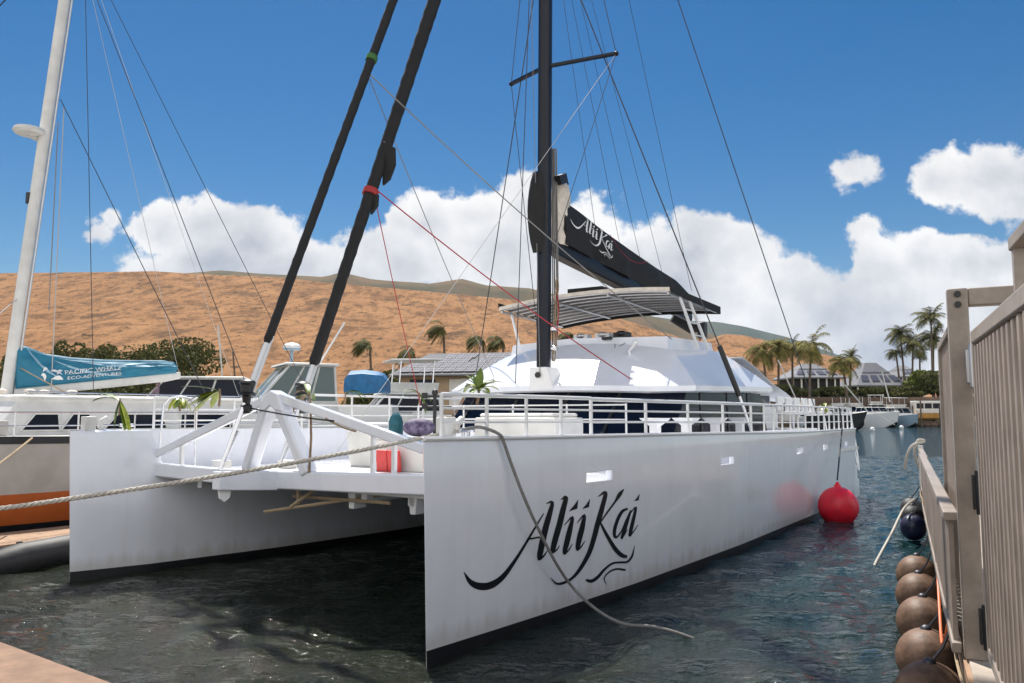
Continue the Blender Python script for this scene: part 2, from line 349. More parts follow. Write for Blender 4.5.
def hillmat():
    m = bpy.data.materials.new('dry_grass_hillside'); m.use_nodes = True; N = m.node_tree.nodes; L = m.node_tree.links; b = N['Principled BSDF']
    b.inputs['Roughness'].default_value = 1; b.inputs['Specular IOR Level'].default_value = .05
    tc = N.new('ShaderNodeTexCoord')
    def nz(scale, detail, rough=.6, stretch=(1, 1, 1)):
        mp = N.new('ShaderNodeMapping'); mp.inputs['Scale'].default_value = stretch; L.new(tc.outputs['Object'], mp.inputs[0])
        n = N.new('ShaderNodeTexNoise'); n.inputs['Scale'].default_value = scale; n.inputs['Detail'].default_value = detail; n.inputs['Roughness'].default_value = rough
        L.new(mp.outputs[0], n.inputs['Vector']); return n.outputs['Fac']
    def ramp(f, a, c):
        r = N.new('ShaderNodeMapRange'); L.new(f, r.inputs[0]); r.inputs[1].default_value = a; r.inputs[2].default_value = c; return r.outputs[0]
    def mix(f, A, B):
        x = N.new('ShaderNodeMix'); x.data_type = 'RGBA'; L.new(f, x.inputs['Factor'])
        for s, v in (('A', A), ('B', B)):
            if isinstance(v, tuple): x.inputs[s].default_value = (*v, 1)
            else: L.new(v, x.inputs[s])
        return x.outputs['Result']
    c = mix(ramp(nz(.012, 6), .3, .7), (.36, .195, .092), (.25, .13, .062))
    c = mix(ramp(nz(.05, 8, .7, (1, .35, 1)), .48, .6), c, (.17, .09, .045))
    c = mix(ramp(nz(.022, 9, .72, (1, .45, 1)), .56, .64), c, (.12, .072, .04))
    c = mix(ramp(nz(.13, 10, .75, (1, .4, 1)), .55, .61), c, (.07, .045, .025))
    c = mix(ramp(nz(.35, 8, .7, (1, .5, 1)), .585, .63), c, (.045, .04, .02))
    L.new(c, b.inputs['Base Color'])
    bp = N.new('ShaderNodeBump'); bp.inputs['Strength'].default_value = 1; bp.inputs['Distance'].default_value = 4; L.new(nz(.04, 8, .65), bp.inputs['Height']); L.new(bp.outputs[0], b.inputs['Normal'])
    return m
def terrain(name, m, ytop, ybase, prof, xs, rough, zb=1.0, nx=220, ny=60, back=1.35, seed=0):
    """a ridge: prof gives the crest line as seen over the harbour (bearing, elevation in reference units)"""
    def crest(x):
        k = x / ytop * FPX + 512
        py = lerp(prof, k); return (ray(512, py).z / ray(512, py).y) * ytop + EYE.z
    M = MB(); vs = []
    for j in range(ny + 1):
        t = j / ny * 1.25
        y = ybase + (ytop - ybase) * t if t <= 1 else ytop + (t - 1) / .25 * ytop * (back - 1)
        for i in range(nx + 1):
            x = (xs[0] + (xs[1] - xs[0]) * i / nx) * (.35 + .65 * y / ytop)
            c = crest(x * ytop / y if t <= 1 else x * ytop / y)
            f = t ** 1.45 if t <= 1 else 1 - .8 * ((t - 1) / .25)
            n = (noise.fractal(Vector((x / rough[0] + seed, y / rough[0], seed)), 1, 2, 6) - 1.1 * abs(noise.noise(Vector((x / rough[0] * 1.3 + 9, y / rough[0] * .45, seed))) ) ** .6) * rough[1] * min(1, 4 * t + .05) * (1 if t < .85 else max(.18, 1 - (t - .85) * 6))
            vs.append((x, y, zb + (c - zb) * f + n))
    fs = [(j * (nx + 1) + i, j * (nx + 1) + i + 1, (j + 1) * (nx + 1) + i + 1, (j + 1) * (nx + 1) + i) for j in range(ny) for i in range(nx)]
    M.add(vs, fs); return struct(M.build(name, m, fixn=False, sharp=180))
terrain('hill', hillmat(), 1250, 260, [(-700, 300), (-300, 282), (0, 273), (150, 271), (220, 275), (300, 279), (350, 285), (400, 289), (450, 293), (500, 298), (560, 306), (620, 318), (665, 332), (690, 340), (712, 339), (724, 334), (745, 335), (765, 340), (800, 349), (840, 357), (870, 367), (920, 378), (980, 386), (1100, 396), (1400, 402)],
        (-1500, 1500), (170, 7), seed=3, nx=420, ny=150)
scrub = mat('scrub_mountain', (.085, .08, .05), 1, col2=(.15, .105, .06), noise_scale=.012, spec=.05)
terrain('scrub_mountain', scrub, 2600, 1500, [(-600, 300), (100, 282), (180, 273), (215, 270), (250, 273), (322, 277), (340, 272), (368, 279), (430, 284), (462, 279), (485, 285), (530, 288), (570, 298), (610, 306), (640, 312), (670, 320), (700, 328), (740, 345), (800, 370), (900, 395), (1300, 405)], (-3000, 3000), (300, 14), seed=8, ny=30)
forest = mat('forest_mountain', (.045, .06, .04), 1, col2=(.075, .085, .055), noise_scale=.004, spec=.05)
terrain('far_mountain', forest, 6500, 4200, [(-600, 330), (300, 320), (560, 318), (600, 314), (640, 313), (680, 318), (720, 321), (745, 325), (790, 336), (835, 352), (880, 368), (950, 385), (1100, 398), (1400, 404)], (-7000, 7000), (700, 40), seed=14, ny=24)

# air: far slopes fade to blue
hz = MB(); hz.span((-9000, -60, -2.6), (9000, 9300, 960)); hzm = bpy.data.materials.new('haze'); hzm.use_nodes = True
N = hzm.node_tree.nodes; N.clear(); ho = N.new('ShaderNodeOutputMaterial'); hv = N.new('ShaderNodeVolumePrincipled')
hv.inputs['Color'].default_value = (.62, .78, 1, 1); hv.inputs['Density'].default_value = 3e-5; hv.inputs['Anisotropy'].default_value = .1
hzm.node_tree.links.new(hv.outputs[0], ho.inputs['Volume'])
ho_ = hz.build('haze', hzm); struct(ho_, 'stuff')


# ------------------------------------------------------------------ the white sailing catamaran (own axes: x to port, y aft, z up)
TH = math.atan2(.574, .819)
BO = Vector((-3.73, 10.0, 0))
BU = Vector((math.sin(TH), math.cos(TH), 0)); BV = Vector((math.cos(TH), -math.sin(TH), 0))
def bw(x, y, z): return BO + BV * x + BU * y + Vector((0, 0, z))
cat = thing('sailing_catamaran', 'large white sailing catamaran with black mast and black script name on its bow', 'catamaran', BO, -TH)
WLX = [(0, 3.55), (1, 3.63), (2, 3.70), (4, 3.80), (8, 3.86), (13.6, 3.76), (18.9, 3.52)]
DKX = [(-.2, 3.55), (1, 3.68), (2, 3.77), (4, 3.88), (8, 3.95), (13.6, 3.86), (18.9, 3.62)]
INX = [(0, 3.535), (.3, 3.42), (1, 3.2), (3, 2.85), (6, 2.6), (19, 2.6)]
SHEER = [(-.2, 2.19), (1, 2.175), (4, 2.15), (7, 2.12), (9.4, 2.08), (12, 2.05), (19, 2.03)]
PORTS = ((3.0, 1.625, .62, .13), (7.3, 1.625, .62, .13), (11.9, 1.625, .6, .13), (14.3, 1.625, .55, .13), (17.0, 1.625, .4, .13))
def hx(y, z):
    k = min(max(z / 2.1, 0), 1); return lerp(WLX, y) * (1 - k) + lerp(DKX, y) * k
def hull(sx):
    m = MB(); rings = []; ys_used = []
    ys = [0, .04, .12, .25, .45, .7, .95, 1.0, 1.2, 1.25, 1.6, 2, 2.6, 3.3, 4, 5, 6, 7, 8, 9, 10, 11, 12, 13.6, 15, 16.5, 17.6, 18.4]
    if sx > 0: ys = sorted(ys + [e for y, z, w, h in PORTS for e in (y - w / 2, y + w / 2)])
    for y in ys:
        zd = lerp(SHEER, y); st = max(0, 1 - y / 1.2)
        def Y(z): return y - .045 * z * st
        xi = lerp(INX, y); low = 1.52
        bul = 0 if y <= 1.0 else 1 if y >= 1.2 else (y - 1.0) / .2
        zi = zd - .02 - (zd - .02 - low) * bul; t = .07 * min(1, y / .6) + .004
        mid = (lerp(WLX, y) + xi) / 2
        def X(z): return hx(y, z)
        def Q(z): return X(z) - .006 if y == 0 else xi
        if y == 0: t = 0
        r = [(mid, -.75), (X(0) * .62 + mid * .38, -.5), (X(0), -.02), (X(0), .07), (X(0), .13), (X(.7), .7), (X(1.4), 1.4), (X(1.56), 1.56), (X(1.69), 1.69), (X(zd), zd - .05), (X(zd) - .012, zd - .012), (X(zd) - .035, zd),
             (X(zd) - t - .035, zd), (X(zd) - t - .036, max(1.69, zi if bul else zd - .0005)), (X(zd) - t - .038, max(1.56, zi if bul else zd - .0008)), (X(zd) - t - .04, zi if bul else zd - .001), (Q(zi) + (0 if bul or y == 0 else .035), zi), (Q(zi - .05), zi - .05), (Q(.9), .9), (Q(.13), .13), (Q(.07), .07), (Q(-.02), -.02), (xi * .6 + mid * .4, -.5)]
        ys_used.append(y); rings.append([Vector((sx * a + (0 if sx > 0 else .26), Y(b), b)) for a, b in r])
    # stern: transom and boarding steps
    m.loft(rings, True, True)
    n = len(rings[0])
    for i in range(len(rings) - 1):
        for j in range(n):
            if j in (0, 1, 2, 3, 19, 20, 21, 22): m.mi[i * n + j] = 1
    if sx > 0:
        drop = set()
        for i in range(len(ys_used) - 1):
            if any(abs(ys_used[i] - (y - w / 2)) < 1e-6 for y, z, w, h in PORTS):
                k = i
                while not any(abs(ys_used[k] - (y + w / 2)) < 1e-6 for y, z, w, h in PORTS): k += 1
                for q in range(i, k): drop |= {q * n + 7, q * n + 13}
                for q in (i, k):      # reveals at the two ends
                    m.f.append([q * n + 7, q * n + 8, q * n + 13, q * n + 14]); m.mi.append(0)
                for q in range(i, k):
                    m.f.append([q * n + 7, (q + 1) * n + 7, (q + 1) * n + 14, q * n + 14]); m.mi.append(0)
                    m.f.append([q * n + 8, (q + 1) * n + 8, (q + 1) * n + 13, q * n + 13]); m.mi.append(0)
        keep = [q for q in range(len(m.f)) if q not in drop]
        m.f = [m.f[q] for q in keep]; m.mi = [m.mi[q] for q in keep]
    o = m.build('hull', [gel, boot], cat, sharp=40)
    s = MB()
    for k in range(4):
        s.span((sx * 2.66, 18.4, -.3), (sx * (3.5 - .05 * k), 18.75 + .42 * k, 1.75 - .42 * k))
    s.build('stern_steps', gel, cat, bevel=.03); return o
hp = hull(1); hs_ = hull(-1)
# freeing ports cut through the port bulwark, with the sunlit deck behind
CUT_OFF = '''
    m = MB()
    for y, z, w, h in boxes: m.span((3.2, y - w / 2, z - h / 2), (4.4, y + w / 2, z + h / 2))
    c = m.build('cutter', deckw); md = o.modifiers.new('cut', 'BOOLEAN'); md.operation = 'DIFFERENCE'; md.object = c; md.solver = 'EXACT'
    dg = bpy.context.evaluated_depsgraph_get(); dg.update(); me = bpy.data.meshes.new_from_object(o.evaluated_get(dg)); o.modifiers.clear(); o.data = me
    bpy.data.objects.remove(c)
'''
hp['label'] = 'port hull lettered with the script name'; hs_['label'] = 'starboard hull seen from its inner side'
def hull_pt(y, z, off=0.0): return (hx(y, z) + off, y, z)
LOGO = [([(1.802,1.277),(1.767,1.246),(1.732,1.216),(1.697,1.186),(1.662,1.155),(1.629,1.124),(1.596,1.094),(1.561,1.063),(1.521,1.027),(1.474,0.984),(1.424,0.938),(1.37,0.891),(1.315,0.846),(1.257,0.803),(1.196,0.76),(1.136,0.721),(1.08,0.692),(1.027,0.672),(0.976,0.658),(0.929,0.65),(0.886,0.646),(0.846,0.645),(0.807,0.649),(0.768,0.656),(0.733,0.663),(0.701,0.672),(0.671,0.683),(0.642,0.696),(0.613,0.711),(0.585,0.73),(0.558,0.754),(0.53,0.781),(0.502,0.807)],[(1.818,1.27),(1.786,1.238),(1.754,1.206),(1.723,1.174),(1.691,1.142),(1.659,1.11),(1.628,1.079),(1.595,1.046),(1.557,1.009),(1.513,0.966),(1.465,0.918),(1.413,0.869),(1.361,0.822),(1.308,0.774),(1.253,0.727),(1.198,0.682),(1.143,0.645),(1.089,0.617),(1.035,0.596),(0.981,0.58),(0.927,0.571),(0.87,0.569),(0.814,0.573),(0.762,0.583),(0.713,0.596),(0.669,0.614),(0.629,0.635),(0.594,0.659),(0.564,0.686),(0.54,0.715),(0.523,0.746),(0.509,0.776),(0.495,0.805)]),([(1.852,1.378),(1.888,1.379),(1.927,1.382),(1.949,1.381),(1.94,1.383),(1.932,1.365),(1.911,1.329),(1.884,1.288),(1.861,1.248),(1.843,1.214),(1.826,1.181),(1.81,1.147),(1.794,1.111),(1.778,1.072),(1.763,1.03),(1.75,0.989),(1.737,0.951),(1.726,0.916),(1.716,0.881),(1.708,0.85),(1.703,0.822),(1.704,0.801),(1.708,0.785),(1.714,0.772),(1.72,0.758)],[(1.848,1.384),(1.879,1.393),(1.914,1.403),(1.955,1.409),(1.999,1.386),(2.004,1.351),(1.993,1.308),(1.977,1.263),(1.963,1.222),(1.95,1.186),(1.935,1.152),(1.921,1.118),(1.906,1.082),(1.892,1.043),(1.877,1.002),(1.863,0.961),(1.85,0.923),(1.837,0.888),(1.826,0.854),(1.815,0.824),(1.805,0.799),(1.796,0.781),(1.787,0.77),(1.779,0.76),(1.771,0.748)]),([(1.755,0.745),(1.776,0.753),(1.798,0.761),(1.82,0.77),(1.841,0.782),(1.862,0.797),(1.881,0.816),(1.9,0.835),(1.92,0.853)],[(1.735,0.761),(1.755,0.77),(1.775,0.778),(1.795,0.787),(1.815,0.798),(1.837,0.811),(1.861,0.826),(1.886,0.842),(1.91,0.858)]),([(1.56,1.004),(1.75,1.003)],[(1.553,1.024),(1.743,1.023)]),([(2.143,1.399),(2.179,1.403),(2.217,1.408),(2.238,1.408),(2.21,1.418),(2.201,1.407),(2.184,1.377),(2.162,1.339),(2.141,1.3),(2.124,1.261),(2.106,1.22),(2.089,1.178),(2.072,1.138),(2.053,1.1),(2.034,1.062),(2.015,1.025),(1.998,0.988),(1.984,0.952),(1.971,0.917),(1.96,0.884),(1.954,0.857),(1.952,0.838),(1.956,0.825),(1.961,0.816),(1.966,0.807)],[(2.136,1.405),(2.162,1.418),(2.191,1.434),(2.227,1.446),(2.289,1.424),(2.295,1.391),(2.284,1.354),(2.268,1.314),(2.253,1.275),(2.24,1.235),(2.224,1.193),(2.207,1.15),(2.19,1.108),(2.171,1.068),(2.152,1.029),(2.133,0.992),(2.115,0.957),(2.098,0.922),(2.081,0.887),(2.066,0.856),(2.053,0.832),(2.043,0.817),(2.035,0.81),(2.028,0.804),(2.02,0.796)]),([(2.004,0.791),(2.026,0.797),(2.05,0.803),(2.073,0.811),(2.094,0.82),(2.111,0.831),(2.123,0.844),(2.134,0.857),(2.146,0.87)],[(1.981,0.812),(2.004,0.818),(2.028,0.823),(2.051,0.829),(2.07,0.835),(2.088,0.844),(2.103,0.853),(2.119,0.864),(2.135,0.875)]),([(2.23,1.092),(2.281,1.115),(2.336,1.143),(2.382,1.162),(2.382,1.167),(2.368,1.161),(2.346,1.126),(2.318,1.083),(2.295,1.043),(2.278,1.009),(2.264,0.976),(2.25,0.944),(2.238,0.913),(2.228,0.884),(2.218,0.856),(2.21,0.83),(2.205,0.808),(2.205,0.791),(2.209,0.778),(2.214,0.767),(2.219,0.757)],[(2.22,1.097),(2.264,1.125),(2.313,1.156),(2.356,1.181),(2.412,1.186),(2.433,1.15),(2.427,1.107),(2.413,1.06),(2.402,1.018),(2.392,0.982),(2.379,0.948),(2.366,0.915),(2.352,0.884),(2.338,0.855),(2.322,0.828),(2.307,0.804),(2.294,0.785),(2.284,0.773),(2.276,0.764),(2.268,0.757),(2.26,0.748)]),([(2.252,0.743),(2.274,0.752),(2.297,0.761),(2.32,0.771),(2.342,0.784),(2.362,0.799),(2.38,0.816),(2.398,0.834),(2.415,0.852)],[(2.226,0.762),(2.249,0.771),(2.271,0.779),(2.293,0.788),(2.315,0.798),(2.337,0.811),(2.359,0.826),(2.382,0.842),(2.404,0.857)]),([(2.503,1.088),(2.551,1.112),(2.603,1.14),(2.647,1.159),(2.646,1.163),(2.631,1.159),(2.612,1.127),(2.587,1.086),(2.566,1.049),(2.55,1.018),(2.534,0.987),(2.519,0.957),(2.506,0.927),(2.496,0.897),(2.488,0.868),(2.483,0.841),(2.48,0.818),(2.481,0.8),(2.486,0.786),(2.493,0.776),(2.498,0.765)],[(2.493,1.094),(2.534,1.122),(2.578,1.153),(2.619,1.178),(2.674,1.185),(2.699,1.15),(2.697,1.109),(2.687,1.063),(2.678,1.023),(2.667,0.989),(2.654,0.957),(2.639,0.926),(2.625,0.898),(2.612,0.87),(2.598,0.842),(2.585,0.817),(2.574,0.797),(2.565,0.783),(2.557,0.775),(2.549,0.767),(2.542,0.758)]),([(2.534,0.752),(2.555,0.76),(2.576,0.769),(2.598,0.778),(2.619,0.79),(2.639,0.804),(2.658,0.821),(2.677,0.838),(2.696,0.855)],[(2.506,0.771),(2.528,0.779),(2.549,0.787),(2.57,0.795),(2.591,0.805),(2.613,0.817),(2.637,0.831),(2.661,0.846),(2.685,0.86)]),([(2.976,1.37),(3.032,1.38),(3.091,1.393),(3.133,1.398),(3.11,1.406),(3.101,1.389),(3.079,1.346),(3.049,1.294),(3.021,1.244),(2.997,1.199),(2.972,1.153),(2.947,1.106),(2.923,1.06),(2.9,1.013),(2.879,0.966),(2.858,0.92),(2.837,0.877),(2.815,0.835),(2.794,0.796),(2.771,0.759),(2.746,0.723),(2.717,0.689),(2.686,0.656),(2.653,0.625),(2.619,0.596),(2.586,0.568),(2.553,0.543),(2.519,0.52),(2.484,0.5),(2.447,0.482),(2.409,0.467),(2.369,0.455),(2.329,0.446),(2.285,0.44),(2.238,0.437),(2.193,0.437),(2.155,0.438),(2.129,0.441),(2.108,0.446),(2.088,0.453),(2.067,0.462),(2.044,0.475),(2.022,0.491),(1.998,0.509),(1.976,0.526)],[(2.968,1.376),(3.012,1.395),(3.06,1.418),(3.112,1.435),(3.189,1.416),(3.197,1.374),(3.18,1.324),(3.155,1.27),(3.131,1.219),(3.111,1.172),(3.087,1.125),(3.063,1.078),(3.04,1.031),(3.017,0.985),(2.995,0.937),(2.972,0.891),(2.948,0.847),(2.923,0.805),(2.899,0.765),(2.873,0.726),(2.843,0.689),(2.809,0.654),(2.772,0.621),(2.734,0.589),(2.696,0.561),(2.658,0.534),(2.618,0.509),(2.578,0.487),(2.536,0.467),(2.493,0.45),(2.449,0.436),(2.404,0.424),(2.357,0.416),(2.308,0.41),(2.256,0.407),(2.206,0.407),(2.163,0.41),(2.127,0.416),(2.096,0.426),(2.071,0.437),(2.048,0.451),(2.026,0.468),(2.006,0.487),(1.988,0.506),(1.97,0.525)]),([(3.606,1.425),(3.571,1.415),(3.535,1.406),(3.5,1.395),(3.466,1.379),(3.438,1.356),(3.415,1.331),(3.392,1.303),(3.362,1.276),(3.324,1.25),(3.28,1.222),(3.234,1.195),(3.189,1.166),(3.147,1.138),(3.105,1.109),(3.064,1.08),(3.023,1.051)],[(3.618,1.419),(3.603,1.4),(3.588,1.381),(3.572,1.362),(3.551,1.343),(3.521,1.324),(3.485,1.304),(3.445,1.282),(3.403,1.259),(3.361,1.233),(3.316,1.206),(3.27,1.178),(3.225,1.15),(3.181,1.122),(3.137,1.094),(3.094,1.066),(3.05,1.038)]),([(3.02,1.042),(3.043,1.012),(3.066,0.983),(3.089,0.952),(3.116,0.92),(3.146,0.886),(3.179,0.85),(3.213,0.814),(3.248,0.778),(3.283,0.743),(3.32,0.707),(3.358,0.672),(3.397,0.64),(3.438,0.611),(3.479,0.585),(3.521,0.561),(3.565,0.541),(3.61,0.526),(3.653,0.516),(3.689,0.511),(3.724,0.504)],[(3.053,1.047),(3.083,1.018),(3.112,0.99),(3.142,0.96),(3.174,0.93),(3.209,0.897),(3.246,0.862),(3.284,0.827),(3.322,0.792),(3.361,0.758),(3.401,0.723),(3.44,0.691),(3.478,0.662),(3.515,0.637),(3.552,0.615),(3.587,0.595),(3.618,0.579),(3.644,0.568),(3.671,0.558),(3.704,0.548),(3.739,0.537)]),([(3.711,1.167),(3.674,1.165),(3.634,1.164),(3.591,1.16),(3.548,1.148),(3.511,1.127),(3.477,1.101),(3.448,1.072),(3.422,1.043),(3.399,1.012),(3.378,0.979),(3.361,0.945),(3.351,0.915),(3.348,0.887),(3.351,0.859),(3.36,0.836),(3.376,0.815),(3.409,0.799),(3.446,0.796),(3.473,0.802),(3.497,0.812),(3.521,0.825),(3.548,0.843),(3.575,0.864),(3.602,0.888),(3.626,0.916),(3.65,0.948),(3.674,0.982),(3.697,1.015)],[(3.731,1.141),(3.695,1.135),(3.661,1.13),(3.633,1.124),(3.609,1.114),(3.582,1.097),(3.553,1.073),(3.526,1.046),(3.502,1.019),(3.48,0.989),(3.46,0.958),(3.445,0.927),(3.434,0.9),(3.429,0.876),(3.429,0.853),(3.432,0.835),(3.436,0.826),(3.429,0.827),(3.428,0.826),(3.443,0.827),(3.464,0.832),(3.489,0.842),(3.517,0.857),(3.546,0.876),(3.574,0.898),(3.599,0.925),(3.624,0.956),(3.648,0.989),(3.673,1.022)]),([(3.791,1.133),(3.759,1.1),(3.726,1.067),(3.695,1.035),(3.667,1.002),(3.643,0.967),(3.621,0.931),(3.602,0.897),(3.586,0.867),(3.573,0.843),(3.563,0.823),(3.553,0.804),(3.544,0.784)],[(3.83,1.122),(3.812,1.086),(3.794,1.049),(3.776,1.013),(3.757,0.978),(3.737,0.943),(3.716,0.907),(3.695,0.873),(3.675,0.843),(3.655,0.82),(3.637,0.801),(3.619,0.784),(3.601,0.767)]),([(3.589,0.768),(3.609,0.781),(3.63,0.794),(3.65,0.807),(3.67,0.821),(3.688,0.836),(3.705,0.851),(3.722,0.867),(3.739,0.882)],[(3.556,0.783),(3.578,0.796),(3.6,0.808),(3.622,0.82),(3.644,0.832),(3.664,0.846),(3.684,0.859),(3.705,0.873),(3.725,0.888)]),([(3.803,1.082),(3.847,1.102),(3.895,1.127),(3.935,1.143),(3.919,1.15),(3.91,1.137),(3.89,1.099),(3.863,1.054),(3.84,1.013),(3.822,0.977),(3.804,0.942),(3.788,0.908),(3.775,0.877),(3.767,0.852),(3.763,0.829),(3.76,0.809),(3.757,0.787)],[(3.79,1.088),(3.827,1.112),(3.868,1.14),(3.905,1.162),(3.965,1.159),(3.974,1.127),(3.963,1.084),(3.945,1.036),(3.929,0.994),(3.914,0.957),(3.899,0.921),(3.882,0.887),(3.868,0.857),(3.855,0.833),(3.843,0.812),(3.831,0.794),(3.819,0.774)]),([(3.805,0.772),(3.832,0.787),(3.859,0.802),(3.887,0.818),(3.915,0.834),(3.942,0.852),(3.969,0.87),(3.996,0.889),(4.025,0.908)],[(3.771,0.789),(3.8,0.803),(3.83,0.817),(3.859,0.831),(3.888,0.846),(3.918,0.862),(3.948,0.879),(3.979,0.897),(4.01,0.914)]),([(2.726,0.368),(2.753,0.357),(2.782,0.344),(2.819,0.331),(2.862,0.323),(2.906,0.324),(2.948,0.329),(2.989,0.338),(3.03,0.351),(3.07,0.368),(3.108,0.389),(3.146,0.41),(3.185,0.428),(3.228,0.443),(3.274,0.457),(3.32,0.468),(3.366,0.475),(3.411,0.476),(3.459,0.473),(3.508,0.467),(3.556,0.461),(3.602,0.455),(3.648,0.447),(3.698,0.44),(3.746,0.439),(3.789,0.447),(3.827,0.459),(3.86,0.476),(3.887,0.499),(3.905,0.529),(3.917,0.564),(3.926,0.602),(3.936,0.638)],[(2.738,0.389),(2.77,0.381),(2.8,0.372),(2.824,0.367),(2.846,0.366),(2.872,0.367),(2.905,0.371),(2.941,0.378),(2.978,0.387),(3.016,0.401),(3.056,0.419),(3.099,0.438),(3.144,0.455),(3.192,0.47),(3.241,0.483),(3.293,0.494),(3.345,0.501),(3.399,0.502),(3.453,0.498),(3.504,0.492),(3.553,0.487),(3.602,0.481),(3.649,0.473),(3.688,0.468),(3.722,0.468),(3.753,0.474),(3.783,0.484),(3.811,0.498),(3.838,0.517),(3.862,0.541),(3.884,0.573),(3.904,0.607),(3.926,0.64)]),([(3.706,0.362),(3.654,0.375),(3.601,0.388),(3.548,0.4),(3.496,0.409),(3.446,0.413),(3.398,0.414),(3.352,0.413),(3.31,0.409),(3.271,0.401),(3.234,0.39),(3.203,0.378),(3.179,0.366),(3.162,0.355),(3.151,0.344),(3.146,0.331),(3.149,0.316),(3.159,0.299),(3.177,0.28),(3.198,0.26),(3.216,0.241)],[(3.698,0.341),(3.646,0.353),(3.594,0.366),(3.545,0.378),(3.499,0.386),(3.454,0.39),(3.41,0.392),(3.368,0.391),(3.33,0.388),(3.294,0.382),(3.26,0.373),(3.229,0.362),(3.205,0.352),(3.189,0.343),(3.178,0.334),(3.173,0.325),(3.172,0.314),(3.179,0.299),(3.192,0.281),(3.209,0.262),(3.225,0.242)])]
LOGO_DOTS = [[(2.516,1.376),(2.499,1.265),(2.314,1.249),(2.413,1.303)],[(2.781,1.366),(2.763,1.26),(2.604,1.25),(2.703,1.301)],[(4.045,1.33),(4.015,1.24),(3.89,1.243),(3.964,1.276)]]

def logo(fn, name, m, parent, back):
    M = MB()
    for l, r in LOGO:
        n = len(l); A = [Vector(fn(*q)) for q in l]; Bq = [Vector(fn(*q)) for q in r]; b = Vector(back)
        fs = [(i, i + 1, n + i + 1, n + i) for i in range(n - 1)]
        M.add(A + Bq, fs)
    for d in LOGO_DOTS:
        M.add([fn(*q) for q in d], [tuple(range(len(d)))])
    return M.build(name, m, parent, sharp=180)
logo(lambda y, z: hull_pt(y, z, .006), 'hull_lettering', letter, hp, (-.004, 0, 0))
for px_y, z, w, h in PORTS:
    f = MB(); e = .022
    for a, b in (((-w / 2 - e, -h / 2 - e), (w / 2 + e, -h / 2)), ((-w / 2 - e, h / 2), (w / 2 + e, h / 2 + e)), ((-w / 2 - e, -h / 2), (-w / 2, h / 2)), ((w / 2, -h / 2), (w / 2 + e, h / 2))):
        f.prism([hull_pt(px_y + a[0], z + a[1], -.01), hull_pt(px_y + b[0], z + a[1], -.01), hull_pt(px_y + b[0], z + b[1], -.01), hull_pt(px_y + a[0], z + b[1], -.01)], (.014, 0, 0))
    f.build('freeing_port_frame', gel, hp)
# rubbing strip along the sheer
for sx in (1, -1):
    m = MB(); pts = [(sx * (hx(y, 2.1) + .012) + (0 if sx > 0 else .26), y - .1 * max(0, 1 - y / 1.2), lerp(SHEER, y) - .02) for y in (0, .5, 1, 2, 3, 4, 6, 8, 10, 12, 14, 16, 18.3)]
    m.tube(pts, .022, 6); m.build('gunwale', paint, cat)
# decks
m = MB(); m.span((-3.35, 1.15, 1.42), (3.35, 6.6, 1.5)); m.build('foredeck', deckw, cat)
m = MB(); m.span((-2.74, 6.9, .85), (2.74, 17.8, 2.03)); m.build('bridge_deck', gel, cat)
m = MB(); m.span((-3.6, 6.6, 1.44), (3.72, 18.3, 1.51)); m.build('side_deck', deckw, cat)
m = MB()
for x in (-2.2, 1.3, 2.1): m.span((x, 1.3, 1.3), (x + .1, 6.6, 1.42))
m.build('deck_bearer', paint, cat)
# crossbeam, longeron, A frame and struts
m = MB(); m.loft([[(x, y0, zb), (x, y0 + .16, zb), (x, y0 + .16, zt), (x, y0, zt)] for x, y0, zb, zt in ((-3.3, 1.05, 1.46, 1.66), (-1.5, 1.0, 1.43, 1.64), (.08, .96, 1.42, 1.66), (1.6, .98, 1.45, 1.69), (3.28, 1.0, 1.5, 1.74))])
m.build('crossbeam', gel, cat, bevel=.02)
m = MB(); m.prism([(-.08, .08, 1.47), (-.08, .98, 1.40), (-.08, .98, 1.66), (-.08, .08, 1.70)], (.16, 0, 0)); o = m.build('bow_beam', gel, cat, bevel=.015)
m = MB(); m.prism([(-.02, .12, 1.47), (-.02, .3, 1.46), (-.02, .28, 1.36), (-.02, .2, 1.31), (-.02, .14, 1.36)], (.04, 0, 0)); m.build('pad_eye', paint, o, bevel=.006)
m = MB(); pk = (0, .94, 2.72)
m.bar((-.62, 1.04, 1.63), (-.1, .96, 2.6), .15, .2, side=(0, 1, 0)); m.build('frame_leg', gel, cat, bevel=.03)
m = MB(); m.bar((.62, 1.04, 1.64), (.08, .96, 2.6), .15, .2, side=(0, 1, 0)); m.build('frame_leg', gel, cat, bevel=.03)
m = MB(); m.prism([(-.23, .86, 2.42), (-.13, .86, 2.66), (0, .86, 2.735), (.15, .86, 2.68), (.26, .86, 2.44), (.1, .86, 2.46), (0, .86, 2.52), (-.1, .86, 2.46)], (0, .19, 0)); m.build('frame_head', gel, cat, bevel=.02)
for a, b in (((-.12, .95, 2.62), (-3.28, 1.1, 1.7)), ((.12, .95, 2.63), (3.26, 1.1, 1.83))):
    m = MB(); m.bar(a, b, .13, .09, side=(0, 1, 0)); m.build('strut', gel, cat, bevel=.02)
for x in (-2.25, 1.75, 2.1):
    zt = 2.64 - abs(x) * .28
    m = MB(); m.bar((x, 1.05, 1.66), (x, 1.05, zt), .05, .05, side=(0, 1, 0)); m.build('strut_post', paint, cat)
